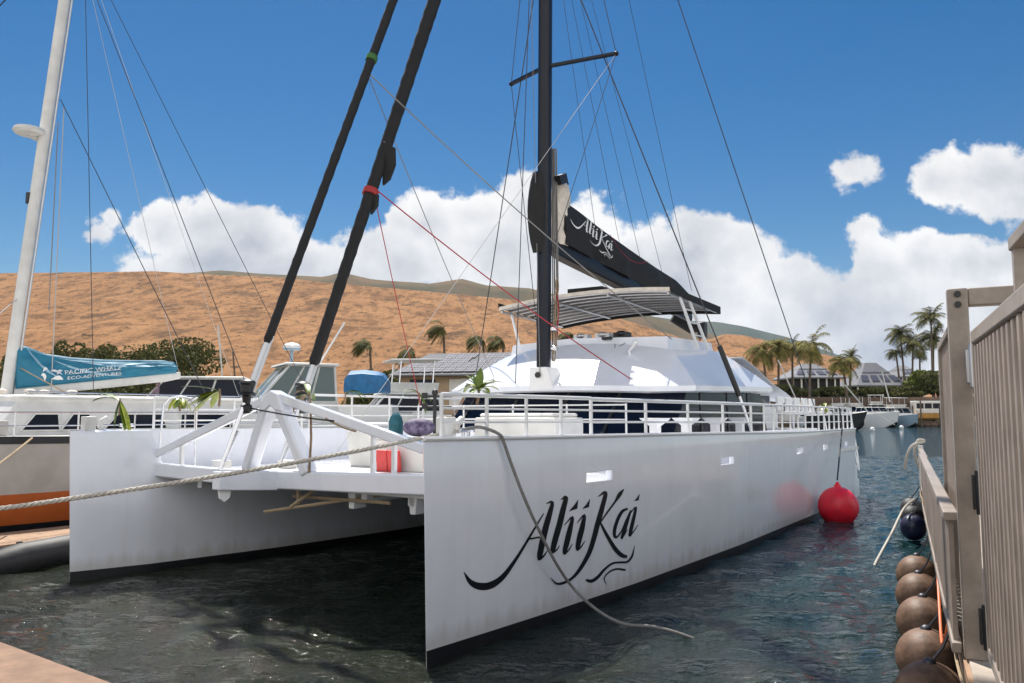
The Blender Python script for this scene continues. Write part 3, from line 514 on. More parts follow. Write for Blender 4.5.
# lashed poles and brackets under the beam
m = MB()
for a, b in (((-.1, .9, 1.12), (1.6, 1.5, 1.4)), ((.0, 1.3, 1.3), (1.9, 1.2, 1.33)), ((.3, 1.0, 1.2), (.5, 1.3, 1.44)), ((.35, 1.1, 1.22), (.2, 1.2, 1.44))): m.tube([a, b], .022, 6)
m.build('lashed_pole', ropet, cat)
for x in (1.05, 2.1):
    m = MB(); m.prism([(x, 1.3, 1.44), (x + .14, 1.3, 1.44), (x + .12, 1.3, 1.2), (x + .03, 1.3, 1.2)], (0, .22, 0)); m.build('hanging_bracket', paint, cat, bevel=.01)

# deckhouse
m = MB()
def ring(z, f, w, a, c): return [(-w + c, f, z), (w - c, f, z), (w, f + c, z), (w, a, z), (-w, a, z), (-w, f + c, z)]
m.loft([ring(2.03, 7.15, 2.75, 13.2, .55), ring(2.9, 7.95, 2.72, 12.85, .55)]); hw = m.build('cabin_window', glass, cat)
m = MB()
for x, z in ((-1.5, 2.6), (-.3, 2.6), (1.0, 2.6)):
    f = 7.15 + .8 * (z - 2.03) / .87
mm = MB()
for x in (-1.9, -.75, .45, 1.6): mm = MB(); mm.bar((x, 7.13, 2.05), (x, 7.93, 2.89), .07, .02, side=(0, 1, 0)); mm.build('mullion', blackp, hw)
for y in (9.1, 10.6, 11.9): mm = MB(); mm.bar((2.755, y, 2.05), (2.725, y, 2.89), .07, .02, side=(1, 0, 0)); mm.build('mullion', blackp, hw)
m = MB()
NF = 12
def roof_ring(t):      # t = 0 at the brow, 1 at the flybridge floor; gently crowned panels
    fr = []
    for i in range(NF + 1):
        a = -1 + 2 * i / NF
        lo = Vector((-2.55 + (2.28 + 2.55) * (a + 1) / 2, 7.52 + .27 * a * a, 2.99 - .05 * a * a)); hi = Vector((-2.05 + 4.07 * (a + 1) / 2, 9.02 + .16 * a * a, 3.94 - .19 * a * a))
        fr.append(lo.lerp(hi, t) + Vector((0, -.012, .016)) * math.sin(math.pi * t))
    sl, sh = Vector((2.93, 8.4, 2.96)), Vector((2.06, 9.28, 3.75)); bl, bh = Vector((2.98, 12.95, 3.05)), Vector((2.25, 11.5, 3.84))
    mir = lambda v: Vector((-v.x, v.y, v.z)); o_ = Vector((.012, 0, .012)) * math.sin(math.pi * t)
    return fr + [sl.lerp(sh, t) + o_, bl.lerp(bh, t) + o_, mir(bl.lerp(bh, t) + o_), mir(sl.lerp(sh, t) + o_)]
b1 = roof_ring(0); b0 = [p - Vector((0, 0, .1)) for p in b1]; inn = [Vector((p.x * .97, p.y + (.06 if p.y < 9 else -.06), p.z - .03)) for p in b0]
m.loft([inn, b0, b1, roof_ring(.12), roof_ring(.3), roof_ring(.5), roof_ring(.7), roof_ring(.88), roof_ring(1)], True, True); m.build('cabin_roof', gel, cat, sharp=14)
m = MB()
ci = [(-2.0, 9.28, 3.7), (-.3, 9.12, 3.9), (1.98, 9.3, 3.7), (2.15, 11.4, 3.8), (-2.15, 11.4, 3.8)]
co = [(a * .98, b + (.06 if k < 3 else -.03), 4.03 + (.06 if k == 1 else 0)) for k, (a, b, c) in enumerate(ci)]
m.loft([ci, co], True, False); inner = [(a * .95, b + (.08 if k < 3 else -.08), c) for k, (a, b, c) in enumerate(co)]; floor = [(a * .95, b + (.08 if k < 3 else -.08), 3.75) for k, (a, b, c) in enumerate(co)]
m.loft([co, inner, floor], True, False); m.add(floor, [(0, 1, 2, 3, 4)]); m.build('flybridge_coaming', gel, cat, sharp=25)
for a, b, n in (((1.0, 8.6, 3.52), (.3, .36, .03), 'roof_hatch'), ((.55, 8.45, 3.48), (.2, .3, .03), 'roof_hatch')):
    m = MB(); m.box(a, b, rx=R(32)); m.build(n, alu, cat, bevel=.01)
m = MB(); m.tube([(1.42, 8.75, 3.5), (1.38, 8.7, 3.7), (1.48, 8.8, 3.86)], .03, 8); m.ball((1.48, 8.8, 3.88), .06); m.ball((1.4, 8.72, 3.5), .08, (1, 1, .6)); m.build('searchlight', paint, cat)
for x in (-.2, .35, .8):
    m = MB(); m.box((x, 9.55, 4.13), (.34, .22, .12), rz=.1); m.ball((x, 9.5, 4.16), .1, (1.3, 1, .7)); m.build('deck_winch', blackp if x > .5 else alu, cat)
m = MB(); m.tube([(-.1, 9.3, 4.06), (.55, 9.25, 4.05)], .025, 6); m.box((-.2, 9.3, 4.05), (.22, .12, .06)); m.box((.6, 9.25, 4.05), (.22, .12, .06)); m.build('roof_rail', blackp, cat)
m = MB(); m.tube([(1.35, 8.0, 2.98 + .12), (1.2, 8.5, 3.42), (.9, 9.0, 3.9)], .007, 5); m.tube([(0.2, 7.7, 3.1), (.7, 8.4, 3.46), (1.1, 9.1, 3.92)], .007, 5); m.build('deck_line', wire, cat)
# mast step, mast, spreaders
m = MB(); m.loft([[(-.3, 7.52, 2.9), (.3, 7.52, 2.9), (.3, 8.1, 2.9), (-.3, 8.1, 2.9)], [(-.2, 7.4, 3.36), (.2, 7.4, 3.36), (.2, 7.86, 3.36), (-.2, 7.86, 3.36)]]); o = m.build('mast_step', paint, cat, bevel=.02)
m = MB(); m.tube([(0.0, 7.42, 3.2), (0.0, 7.38, 3.2)], .06, 10); m.build('step_hole', blackp, o)
mastY = lambda z: 7.62 + (z - 3.3) * .016
m = MB(); rings = []
for z in (3.36, 8, 14, 20.6):
    rings.append([(.125 * math.cos(a), mastY(z) + .19 * math.sin(a), z) for a in [i * math.pi / 8 for i in range(16)]])
m.loft(rings); mast = m.build('mast', navy, cat)
m = MB(); m.bar((.0, mastY(3.5) + .2, 3.5), (.0, mastY(20) + .2, 20), .03, .02, side=(0, 1, 0)); m.build('sail_track', alu, mast)
for sx in (1, -1):
    m = MB(); m.bar((sx * .1, mastY(9.75) + .05, 9.75), (sx * 1.32, mastY(9.75) + .65, 9.92), .1, .05, side=(0, 0, 1)); m.ball((sx * 1.34, mastY(9.75) + .66, 9.92), .055); m.build('spreader', navy, cat)
m = MB()
for k in range(7):
    x = .06 + .035 * (k % 4); z0 = 3.5 + .15 * k; y = 7.86 + .03 * (k // 3)
    m.tube([(x, y, z0), (x + .02 * math.sin(k), y + .03, 5.2), (x * .8, y + .05, 8)], .009 if k % 3 else .014, 5)
m.build('halyard', ropeg, cat)
m = MB()
for k in range(6):
    c = Vector((.17 + .02 * (k % 2), 7.75 + .02 * k, 3.65 + .28 * k)); m.tube([c + Vector((0, .05 * math.cos(a), .16 * math.sin(a))) for a in [i * 2 * math.pi / 12 for i in range(13)]], .014, 5)
m.build('coiled_line', ropet, cat)
m = MB(); m.tube([(.17, 7.86, 4.0), (.19, 7.9, 4.6), (.16, 7.86, 5.0)], .018, 5); m.build('red_halyard', redl, cat)
for z in (3.75, 4.15):
    m = MB(); m.tube([(.13, 7.72, z), (.25, 7.74, z)], .06, 10); m.build('mast_winch', chrome, cat)
# boom and the stowed mainsail in its cover
bz = lambda y: 5.9 - (y - 8) * .105
m = MB(); m.loft([[(a * w, y, bz(y) + b * h) for a, b in ((-.5, -.5), (.5, -.5), (.62, 0), (.5, .5), (-.5, .5), (-.62, 0))] for y, w, h in ((7.95, .2, .26), (8.4, .26, .34), (12, .26, .32), (15.2, .2, .22))]); m.build('boom', navy, cat, bevel=.02)
m = MB(); rings = []
ctop = [(8.55, 6.95), (9.0, 6.88), (10, 6.68), (11.5, 6.44), (13, 6.22), (14.3, 6.06), (15.3, 5.75)]
for y in [8.2 + .3 * i for i in range(24)]:
    zt = lerp(ctop, y); zb = bz(y) + .12; w = .17 + .05 * math.sin(y * 3.1) + .03 * math.sin(y * 7); w *= min(1, (15.6 - y) / 2 + .3)
    hgt = zt - zb
    front = max(0, 8.55 - y)
    rings.append([(-w, y, zb), (w, y, zb), (w * 1.05, y + .0, zb + hgt * .35), (w * .75, y, zb + hgt * .75), (.05, y, zt), (-.05, y, zt), (-w * .75, y, zb + hgt * .75), (-w * 1.05, y, zb + hgt * .35)])
m.loft(rings); cover = m.build('sail_cover', blackc, cat, sharp=50)
def cov(y, z):
    t = (y - .45) / 3.6; h = (z - .24) / 1.2
    Y = 8.3 + t * 1.9; Z = 6.27 - .42 * t + h * .62
    return (.28 - .1 * max(0, (Z - 6.1)), Y, Z)
logo(cov, 'cover_lettering', lettw, cover, (-.004, 0, 0))
m = MB(); rings = []
for i in range(9):
    z = 5.98 + i * .17; k = i / 8
    rings.append([((.17 + .03 * math.sin(i * 2.1 + a)) * math.cos(a) * (1 - .25 * k * k), 8.18 + (.02 + .16 * k) + (.26 + .06 * math.sin(i + 2 * a)) * math.sin(a), z) for a in [j * math.pi / 7 for j in range(14)]])
m.loft(rings); m.build('furled_mainsail', cream, cat)
m = MB(); rings = []
for i in range(9):
    z = 5.7 + i * .21; k = math.sin(math.pi * (i + .15) / 8.3) ** .7
    rings.append([((.1 + .1 * k) * math.cos(a), 7.46 - .05 + .24 * k * math.sin(a) * (1 if math.sin(a) < 0 else .3), z) for a in [j * math.pi / 7 for j in range(14)]])
m.loft(rings); m.build('mast_boot', blackc, cat)
m = MB(); m.box((.18, 8.05, 7.35), (.14, .3, .2), rx=.4); m.tube([(.1, 7.9, 7.3), (.22, 8.1, 7.48), (.2, 8.3, 7.3)], .02, 6); m.build('headboard_car', blackp, cat)

# bimini top
bim = MB(); Z0 = lambda x, y: 4.93 + .13 * (1 - (x / 2.15) ** 2) - (y - 9.1) * .04 + .04 * x / 2.15
xs = [-2.15 + .43 * i for i in range(11)]
top = [[(x, y, Z0(x, y) + .02) for x in xs] for y in (9.05, 9.7, 10.4, 11.1, 11.8)]; bot = [[(x, y, z - .02) for x, y, z in r] for r in top]
vs = [p for r in top for p in r] + [p for r in bot for p in r]; n = 11; o55 = 55
fs = [(j * n + i, j * n + i + 1, (j + 1) * n + i + 1, (j + 1) * n + i) for j in range(4) for i in range(10)]
fs += [tuple(q + o55 for q in f)[::-1] for f in fs]
edge = [i for i in range(10)] + [10 + 11 * j for j in range(4)] + [54 - i for i in range(10)] + [44 - 11 * j for j in range(4)]
fs += [(edge[k], edge[(k + 1) % len(edge)], edge[(k + 1) % len(edge)] + o55, edge[k] + o55) for k in range(len(edge))]
bim.add(vs, fs); bt = bim.build('bimini_top', tanc if False else mat('taupe_canvas', (.3, .25, .2), .8, noise_amt=.25, noise_scale=4, bump=.2, bump_scale=5), cat)
m = MB()
for k in range(9):
    y = 9.12 + k * .33
    m.tube([(x, y, Z0(x, y) - .045) for x in xs], .024, 6)
for x in (-2.1, -.7, .7, 2.1): m.tube([(x, y, Z0(x, y) - .09) for y in (9.08, 10, 11, 11.8)], .026, 6)
m.build('bimini_frame', alu, cat)
m = MB()
for x0, x1, ya, yb in ((2.17, 2.17, 9.03, 11.82), (-2.17, -2.17, 9.03, 11.82)):
    m.prism([(x0, ya, Z0(2.15, ya) + .04), (x0, yb, Z0(2.15, yb) + .04), (x0, yb, Z0(2.15, yb) - .13), (x0, ya, Z0(2.15, ya) - .08)], (.015, 0, 0))
m.prism([(x, 11.84, Z0(x, 11.8) + .03) for x in xs] + [(x, 11.84, Z0(x, 11.8) - .13) for x in xs[::-1]], (0, .015, 0))
m.build('valance', blackc, bt)
m = MB(); m.prism([(x, 9.03, Z0(x, 9.05) + .03) for x in xs] + [(x, 9.03, Z0(x, 9.05) - .05) for x in xs[::-1]], (0, .012, 0)); m.build('front_hem', cream, bt)
m = MB(); m.box((.1, 9.3, 5.13), (.85, .35, .12), rz=.05); m.build('solar_pad', blackc, bt)
for x, ya, yb, lean in ((2.12, 9.6, 10.3, .1), (2.12, 10.1, 10.9, .1), (-2.12, 9.5, 10.0, -.05), (-2.12, 10.6, 11.0, -.05)):
    m = MB(); m.tube([(x, ya, Z0(x, ya) - .06), (x + lean, yb, 3.85)], .035, 8); m.build('bimini_leg', paint, cat)
m = MB()
for t in (.25, .5, .75): m.tube([(2.12 + .1 * t, 9.6 + .7 * t, 4.9 - 1.05 * t), (2.12 + .1 * t, 10.1 + .8 * t, 4.9 - 1.05 * t)], .015, 6)
m.build('leg_brace', paint, cat)
m = MB(); m.tube([(.9, 12.0, 4.75), (1.25, 12.3, 4.5), (1.5, 12.4, 4.52)], [.1, .13, .1], 8); m.build('traveller_bag', blackc, cat)
m = MB(); m.box((1.5, 12.4, 4.45), (.2, .2, .38)); m.build('mainsheet_block', blackp, cat, bevel=.03)
m = MB()
for x in (1.44, 1.56): m.tube([(x, 12.4, 4.3), (x, 12.3, 3.6)], .016, 5)
m.build('mainsheet', redl, cat)
# awning behind the deckhouse, awning frame, aft console
m = MB(); aw = []
for y, zc, ze in ((12.0, 3.9, 3.72), (13.0, 3.72, 3.5), (14.2, 3.5, 3.22), (15.4, 3.28, 2.95), (16.6, 3.05, 2.66)):
    aw.append([(x, y, ze + (zc - ze) * (1 - abs(x / 2.6)) + .03 * math.sin(3 * x + 2 * y)) for x in [-2.6 + .4 * i for i in range(14)]])
bot = [[(a, b, c - .015) for a, b, c in r[::-1]] for r in aw]
m.loft([a + b for a, b in zip(aw, bot)]); m.build('awning', tarpg, cat)
m = MB()
for y in (13.2, 16.3):
    for x in (-2.5, 2.5): m.tube([(x, y, 2.03), (x, y, lerp([(12, 3.6), (16.4, 2.74)], y))], .03, 8)
m.build('awning_post', paint, cat)
m = MB(); m.span((1.2, 13.3, 2.03), (2.3, 15.6, 2.62)); m.span((1.3, 13.5, 2.62), (2.2, 15.3, 2.95)); o = m.build('aft_console', paint, cat, bevel=.03)
m = MB(); m.span((2.202, 13.6, 2.67), (2.21, 14.3, 2.9)); m.span((2.202, 14.5, 2.67), (2.21, 15.2, 2.9)); m.build('console_window', glass, o)
m = MB()
for y in (16.9, 17.35): m.bar((-.6, y, 2.03), (-.6, y, 4.1), .06, .06)
for z in (3.3, 3.5, 3.7, 3.9, 4.1): m.span((-1.5, 17.1, z), (-.62, 17.14, z + .07))
m.build('louvred_rack', paint, cat)
for k in range(5):
    m = MB(); y = 14.0 + .75 * k
    m.span((2.72, y, 1.51), (3.25, y + .42, 1.56)); m.bar((2.98, y + .2, 1.56), (2.98, y + .2, 2.42), .08, .08); m.span((2.72, y, 2.42), (3.25, y + .42, 2.5)); m.span((2.72, y, 2.5), (2.8, y + .42, 2.85))
    m.build('passenger_seat', paint, cat, bevel=.02)
# white deck lockers and seats in front of the house
m = MB(); m.span((.55, 4.6, 1.5), (2.15, 5.5, 2.36)); m.span((.62, 4.66, 2.36), (2.08, 5.44, 2.43)); m.build('deck_locker', paint2, cat, bevel=.04)
for y in (6.2, 7.5, 8.9, 10.3):
    m = MB(); m.loft([[(3.1 + a * w, y + b * w, z) for a, b in ((-1, -1), (1, -1), (1, 1), (-1, 1))] for z, w in ((1.5, .07), (2.22, .075), (2.3, .16), (2.35, .2))]); m.build('deck_stool', paint, cat, bevel=.01)
m = MB(); m.span((-.75, 3.5, 1.5), (.5, 4.5, 2.0)); m.span((-.78, 3.47, 2.0), (.53, 4.53, 2.04)); m.build('deck_locker', paint2, cat, bevel=.03)
# railings
def railing(side, y0, y1, step, zt, zlow, names, xf, r=.02):
    root = MB(); ys = [y0 + (y1 - y0) * i / 40 for i in range(41)]
    root.tube([(xf(y), y, zt(y)) for y in ys], r * 1.15, 8)
    for f in names: root.tube([(xf(y), y, zlow(y) + (zt(y) - zlow(y)) * f) for y in ys], r * .72, 6)
    o = root.build('railing', paint, cat)
    y = y0
    while y <= y1 + .01:
        p = MB(); p.tube([(xf(y), y, zlow(y) - .02), (xf(y), y, zt(y))], r * 1.05, 8); p.build('rail_post', paint, o); y += step
    return o
px = lambda y: hx(y, 2.1) - .07
shz = lambda y: lerp(SHEER, y)
railing(1, .22, 2.9, .67, lambda y: 2.61, shz, (.34, .67), px)
railing(1, 2.9, 9.4, 1.45, lambda y: 2.6, shz, (.34, .67), px, .023)
railing(1, 9.5, 18.2, .62, lambda y: 2.6 - (y - 9.5) * .002, shz, (.34, .67), px, .019)
nx_ = lambda y: -hx(y, 2.1) + .25
railing(-1, 1.3, 4.6, .8, lambda y: 2.68, lambda y: 1.52, (.2, .36, .52, .68, .84), nx_, .02)
railing(-1, 4.7, 10.5, 1.15, lambda y: 2.8, lambda y: 1.52, (.2, .36, .52, .68, .84), nx_, .021)
railing(-1, 10.6, 18, 1.2, lambda y: 2.7, lambda y: 1.52, (.34, .67), nx_, .02)
# inboard safety rail of the starboard bow with a hooped gate
o = MB()
o.tube([(-3.2 + .0, 1.25, 1.5), (-3.2, 1.3, 2.55), (-3.15, 1.38, 2.68), (-3.05, 1.5, 2.7), (-2.95, 1.62, 2.66), (-2.9, 1.7, 2.5), (-2.9, 1.7, 1.5)], .018, 7)
o.build('hooped_rail', chrome, cat)
o = MB()
for z in (1.78, 2.05, 2.32, 2.58): o.tube([(-2.4, 6.55, z), (0, 6.5, z), (2.4, 6.55, z)], .015, 6)
for x in (-2.4, -1.2, 0, 1.2, 2.4): o.tube([(x, 6.53, 1.5), (x, 6.53, 2.6)], .018, 6)
o.build('forward_rail', paint, cat)
# stern rails sloping down to the steps
for x in (3.5, 2.75):
    o = MB(); o.tube([(x, 18.2, 2.6), (x, 18.5, 2.45), (x - .1, 19.7, 1.2), (x - .1, 19.8, .75)], .022, 7); o.tube([(x, 18.5, 2.05), (x - .1, 19.7, .8)], .016, 6); o.build('stern_rail', paint, cat)
# forestays with furled sails
def stay(base, up, r0, r1, zs, ze, red):
    b = Vector(base); t = Vector(up); d = t - b
    P = lambda z: b + d * ((z - b.z) / d.z)
    m = MB(); m.tube([b, P(2.55)], .028, 8); m.bar(b + Vector((.03, .04, .1)), P(2.2) + Vector((.03, .04, 0)), .05, .02); m.build('chain_plate', chrome, cat)
    m = MB(); c = P(2.62); m.lathe(c, [(.045, -.2), (.07, -.17), (.075, -.1), (.045, -.08), (.06, .02), (.105, .04), (.11, .06), (.08, .08), (.085, .17), (.105, .19), (.1, .22), (.045, .25)]); m.build('furler_drum', blackp, cat)
    m = MB(); m.tube([P(2.7), P(zs + .1)], .042, 10); m.tube([P(2.7) + Vector((.04, .03, 0)), P(zs + .1) + Vector((.04, .03, 0))], .018, 6); m.build('luff_foil', alu, cat)
    m = MB(); pts = []; rr = []
    z = zs; k = 0
    while z < ze:
        f = (z - zs) / (ze - zs)
        pts.append(P(z)); rr.append((r0 + (r1 - r0) * min(1, f * 2.2)) * .92 * (1 + .03 * math.sin(k * 1.57) + random.uniform(-.03, .03)) * (1 if k else .7)); z += .07; k += 1
    m.tube(pts, rr, 12); s = m.build('furled_headsail', blackc, cat, sharp=180)
    return P, s
P1, s1 = stay((0, .14, 1.72), (0, 7.5, 20.2), .065, .082, 3.35, 19, False)
P2, s2 = stay((0, 1.06, 1.72), (0, 7.55, 18.4), .085, .125, 3.1, 17, True)
def band(P, z, m_, r): o = MB(); c = P(z); c2 = P(z + .09); o.tube([c, c2], r, 12); return o.build('sail_tie', m_, s1)
def zpx(P, py):
    best = min((abs(py - proj_y(P(z))), z) for z in [2 + .05 * i for i in range(200)]); return best[1]
def proj_y(l):
    w = bw(*l) - EYE; f = w.y * math.cos(PITCH) + w.z * math.sin(PITCH); return 341.5 - FPX * (-w.y * math.sin(PITCH) + w.z * math.cos(PITCH)) / f
band(P1, zpx(P1, 60), mat('green_tape', (.04, .14, .03), .7), .09); band(P2, zpx(P2, 194), mat('red_tape', (.38, .03, .03), .7), .125)
z = zpx(P2, 168); c = P2(z); m = MB(); m.prism([c + Vector((.05, .02, .42)), c + Vector((.22, .1, .3)), c + Vector((.23, .1, .02)), c + Vector((.14, .08, -.2)), c + Vector((.05, .02, -.3))], (0, .05, 0)); m.build('clew_patch', blackc, s2, bevel=.01)
m = MB(); c = P2(z - .62); m.prism([c + Vector((.04, .02, .15)), c + Vector((.14, .07, .12)), c + Vector((.13, .07, -.06)), c + Vector((.04, .02, -.2))], (0, .05, 0)); m.build('clew_patch', blackc, s2, bevel=.01)
# standing and running rigging
def line(a, b, name='stay', r=.009, m_=wire, drop=0, seg=5):
    o = MB(); o.tube(sag(a, b, drop, 10) if drop else [a, b], r, seg); return o.build(name, m_, cat)
ch = (3.62, 9.55, 2.1)
line(ch, (0, 7.8, 13.2), 'shroud', .014)
m = MB(); A = Vector(ch); B_ = Vector((0, 7.8, 13.2)); m.tube([A.lerp(B_, .06), A.lerp(B_, .15)], .055, 8); m.build('shroud_cover', blackp, cat)
m = MB(); m.tube([A + Vector((0, 0, -.1)), A.lerp(B_, .06)], .03, 7); m.build('turnbuckle', chrome, cat)
line((3.62, 14.7, 2.1), (0, 7.95, 20.4), 'runner', .013)
line((-3.5, 9.6, 2.1), (0, 7.8, 13.2), 'shroud', .012)
tipP, tipS = (1.34, mastY(9.75) + .66, 9.92), (-1.34, mastY(9.75) + .66, 9.92)
line(tipP, (0.08, mastY(16), 16.6), 'cap_shroud'); line(tipS, (-.08, mastY(16), 16.6), 'cap_shroud')
line(tipP, (.1, 7.7, 5.6), 'cap_shroud', .007); line(tipS, (-.15, 7.75, 3.4), 'cap_shroud', .008)
line(tipP, (-1.6, 3.4, 1.6), 'jib_halyard', .006, wirel); line((0, 7.5, 17), (.15, 6.4, 3.0), 'jib_halyard', .009)
line((.02, 6.9, 18.5), (.05, 7.4, 3.2), 'jib_halyard', .007, ropeg)
cl = P1(zpx(P1, 72)); line(cl, (2.1, 9.2, 3.95), 'jib_sheet', .011, ropeg, .12); line(cl, (-1.6, 8.2, 3.1), 'jib_sheet', .008, ropeg, .1)
c2 = P2(zpx(P2, 186)); line(c2, (1.8, 7.9, 3.1), 'jib_sheet', .011, redl, .1); line(c2, (-2.4, 6.6, 2.6), 'jib_sheet', .008, redl, .06)
for yb, zt in ((9.6, 12.5), (10.8, 13.0), (11.9, 13.5), (13.2, 14.2)):
    zz = lerp(ctop, yb); line((.12, yb, zz - .1), (.1, 8.0 + (yb - 9) * .05, zt), 'lazy_jack', .0055); 
line((.1, 15.2, 5.9), (0, 8.0, 20), 'topping_lift', .007)
line((.34, 9.9, 6.5), (.34, 11.9, 6.2), 'reef_line', .005, redl, .28)
line((0, .5, 2.5), (1.5, 1.1, 2.3), 'furling_line', .01, blackp, .03)
line((1.0, .95, 2.36), (1.5, 1.0, 2.2), 'furling_line', .014, ropet, .02)
for x, y in ((3.42, .75), (-3.4, .8)):
    m = MB(); m.tube([(x, y - .1, lerp(SHEER, y) + .06), (x, y + .12, lerp(SHEER, y) + .06)], .025, 8); m.tube([(x, y - .04, lerp(SHEER, y) - .02), (x, y - .04, lerp(SHEER, y) + .06)], .02, 6); m.tube([(x, y + .05, lerp(SHEER, y) - .02), (x, y + .05, lerp(SHEER, y) + .06)], .02, 6); m.build('mooring_cleat', chrome, cat)
for x, y in ((-3.25, .55), (3.32, .98)):
    m = MB(); m.bar((x, y, 2.17), (x, y, 2.64), .085, .07); m.box((x - .05, y - .38, 2.27), (.15, .17, .22)); m.tube([(x - .05, y - .2, 2.2), (x - .05, y - .2, 2.3), (x - .05, y - .1, 2.36)], .045, 8); m.build('bow_bollard', paint2, cat, bevel=.02)
m = MB(); m.prism([(-1.75, 4.0, 1.5), (-1.2, 4.0, 1.5), (-1.1, 4.0, 2.12), (-1.85, 4.0, 2.12)], (0, .5, 0)); m.build('deck_locker', paint2, cat, bevel=.02)
for x, y, zz in ((-2.9, 2.2, 1.58), (-2.2, 3.0, 1.57), (-.3, 4.2, 1.9)):
    m = MB(); m.box((x, y, zz), (.3, .2, .14)); m.build('deck_box', paint2 if zz < 1.8 else blackp, cat, bevel=.02)

# ------------------------------------------------------------------ things on and round the catamaran
def put(o_mb, name, m, label, cat_, group=None, bevel=0, sharp=32, kind=None):
    o = o_mb.build(name, m, None, bevel, sharp); tag(o, label, cat_, group); return o
def leaf(M, base, d, length, width, droop, mi=0):
    base = Vector(base); d = Vector(d).normalized(); side = d.cross(Vector((0, 0, 1)))
    side = side.normalized() if side.length > .05 else Vector((1, 0, 0)); n = 7; L = []; Rr = []; C_ = []
    p = base.copy(); dd = d.copy()
    for i in range(n + 1):
        t = i / n; w = width * math.sin(math.pi * min(1, .06 + t * .94)) ** .7 * (1 if t < 1 else .02) + .004
        up = side.cross(dd).normalized()
        L.append(p + side * w * .5 + up * w * .15); Rr.append(p - side * w * .5 + up * w * .15); C_.append(p.copy())
        dd = (dd + Vector((0, 0, -droop / n))).normalized(); p = p + dd * length / n
    vs = L + C_ + Rr; k = n + 1
    M.add(vs, [(i, i + 1, k + i + 1, k + i) for i in range(n)] + [(k + i, k + i + 1, 2 * k + i + 1, 2 * k + i) for i in range(n)], mi)
def bundle(loc, n, length, width, label, aim=(0, 0, 1), spread=.8, droop=1.2, mats=(leafm, leafy), seed=0, stem=None, dirs=None):
    length *= .95; width *= .8
    rnd = random.Random(seed); t = thing('leaf_bundle', label, 'leaf bundle', loc, 0, 'ti leaf bundles tied to the boat')
    M = MB()
    for i in range(n):
        if dirs and i >= len(dirs): break
        d = Vector(dirs[i]) if dirs else Vector(aim) + Vector((rnd.uniform(-1, 1), rnd.uniform(-1, 1), rnd.uniform(-.5, .7))) * spread
        leaf(M, (0, 0, 0), d, length * rnd.uniform(.7, 1.15), width * rnd.uniform(.7, 1.1), droop * rnd.uniform(.5, 1.3), rnd.random() < .35)
    M.build('leaves', list(mats), t, sharp=180, fixn=False)
    s = MB(); s.tube([Vector(a) for a in (stem or [(0, 0, -.22), (.01, 0, -.05), (0, 0, .04)])], [.018] + [.016] * (len(stem or [0, 0, 0]) - 2) + [.012], 7); s.build('stalk', leafb, t); return t
bundle(bw(3.42, .98, 2.66), 20, .3, .11, 'upright fresh green leaf bundle tied to the rail post over the script lettering', aim=(0, 0, .7), spread=.75, droop=1.5, seed=2, stem=[(-.02, 0, -.14), (.0, .01, -.05), (0, 0, .03)])
bundle(bw(-3.42, .7, 2.62), 5, .62, .12, 'long single dark leaf spray drooping over the far left bow post', droop=.7, seed=5, dirs=[(-.75, .25, .35), (-.6, .35, .3), (.5, -.2, -.75), (.42, -.3, -.9), (-.2, 0, -.9)])
bundle(bw(-3.45, 1.75, 2.68), 12, .3, .13, 'small yellow green leaf bundle on the hooped rail beside the left bow', aim=(.3, 0, -.2), spread=.6, droop=1.6, mats=(leafy, leafm), seed=7)
bundle(bw(-1.3, 1.0, 2.74), 18, .5, .14, 'broad yellow green leaf bundle just left of the left furling drum', aim=(-.75, .2, -.15), spread=.42, droop=.7, mats=(leafy, leafm), seed=9)
bundle(bw(.62, 1.0, 2.66), 6, .42, .1, 'half dried leaf bundle hanging in a long stalk from the right bow strut', aim=(-.5, .2, .5), spread=.5, droop=1.8, mats=(leafm, leafb), seed=12, stem=[(.04, -.06, -1.0), (.06, -.08, -.55), (.03, -.04, -.1), (0, 0, .04)])
bundle(bw(-3.6, 5.6, 2.84), 5, .62, .13, 'arched green leaf on the far rail in front of the blue tarpaulin', droop=1.9, seed=14, dirs=[(.5, .2, .6), (.55, .25, .45), (.4, .1, .3)])
bundle(bw(-3.6, 7.9, 2.88), 6, .52, .14, 'green and yellow leaf on the far rail in front of the solar roof', droop=1.8, seed=16, dirs=[(-.6, -.2, .5), (-.5, -.3, .6), (.5, .2, .1), (.3, .3, -.3)])
bundle(bw(3.5, 15.6, 2.62), 9, .32, .12, 'yellow leaf bundle on the stern rail near the black hulled boat', aim=(0, 0, .1), spread=.9, droop=.9, mats=(leafy, leafm), seed=18)

# folded red mat, bags and pump stand on the foredeck
m = MB(); m.box((-.13, 0, .17), (.24, .07, .34), rx=.12); m.box((.13, -.01, .17), (.24, .07, .34), rx=.12); o = put(m, 'folded_mat', redmat, 'folded red mat leaning against the white deck locker behind the right strut', 'mat', bevel=.015)
p = at(404, 460, 10.6); d_ = p - BO; o.location = bw(-.2, 3.36, 1.502); o.rotation_euler = (0, 0, -TH)
def ong(px, py, z):
    d = ray(px, py); return EYE + d * ((z - EYE.z) / d.z)
gb = bw(-.4, 4.9, 1.5)
m = MB(); m.ball((0, 0, .21), .22, (1.7, 1, .95), 16, 10); o = put(m, 'duffel_bag', purple, 'dark purple and pale duffel bag lying on top of a white deck locker', 'bag'); o.location = bw(.0, 3.85, 2.045); o.scale = (.72, .72, .72); o.rotation_euler = (0, 0, .3)
m = MB(); m.lathe((0, 0, 0), [(.13, 0), (.15, .04), (.15, .3), (.12, .4), (.08, .46), (.04, .5)], 14); o = put(m, 'dry_bag', tealbag, 'upright teal dry bag beside the purple duffel bag', 'bag'); o.location = bw(-.42, 3.75, 2.045); o.scale = (.8, .8, .8)
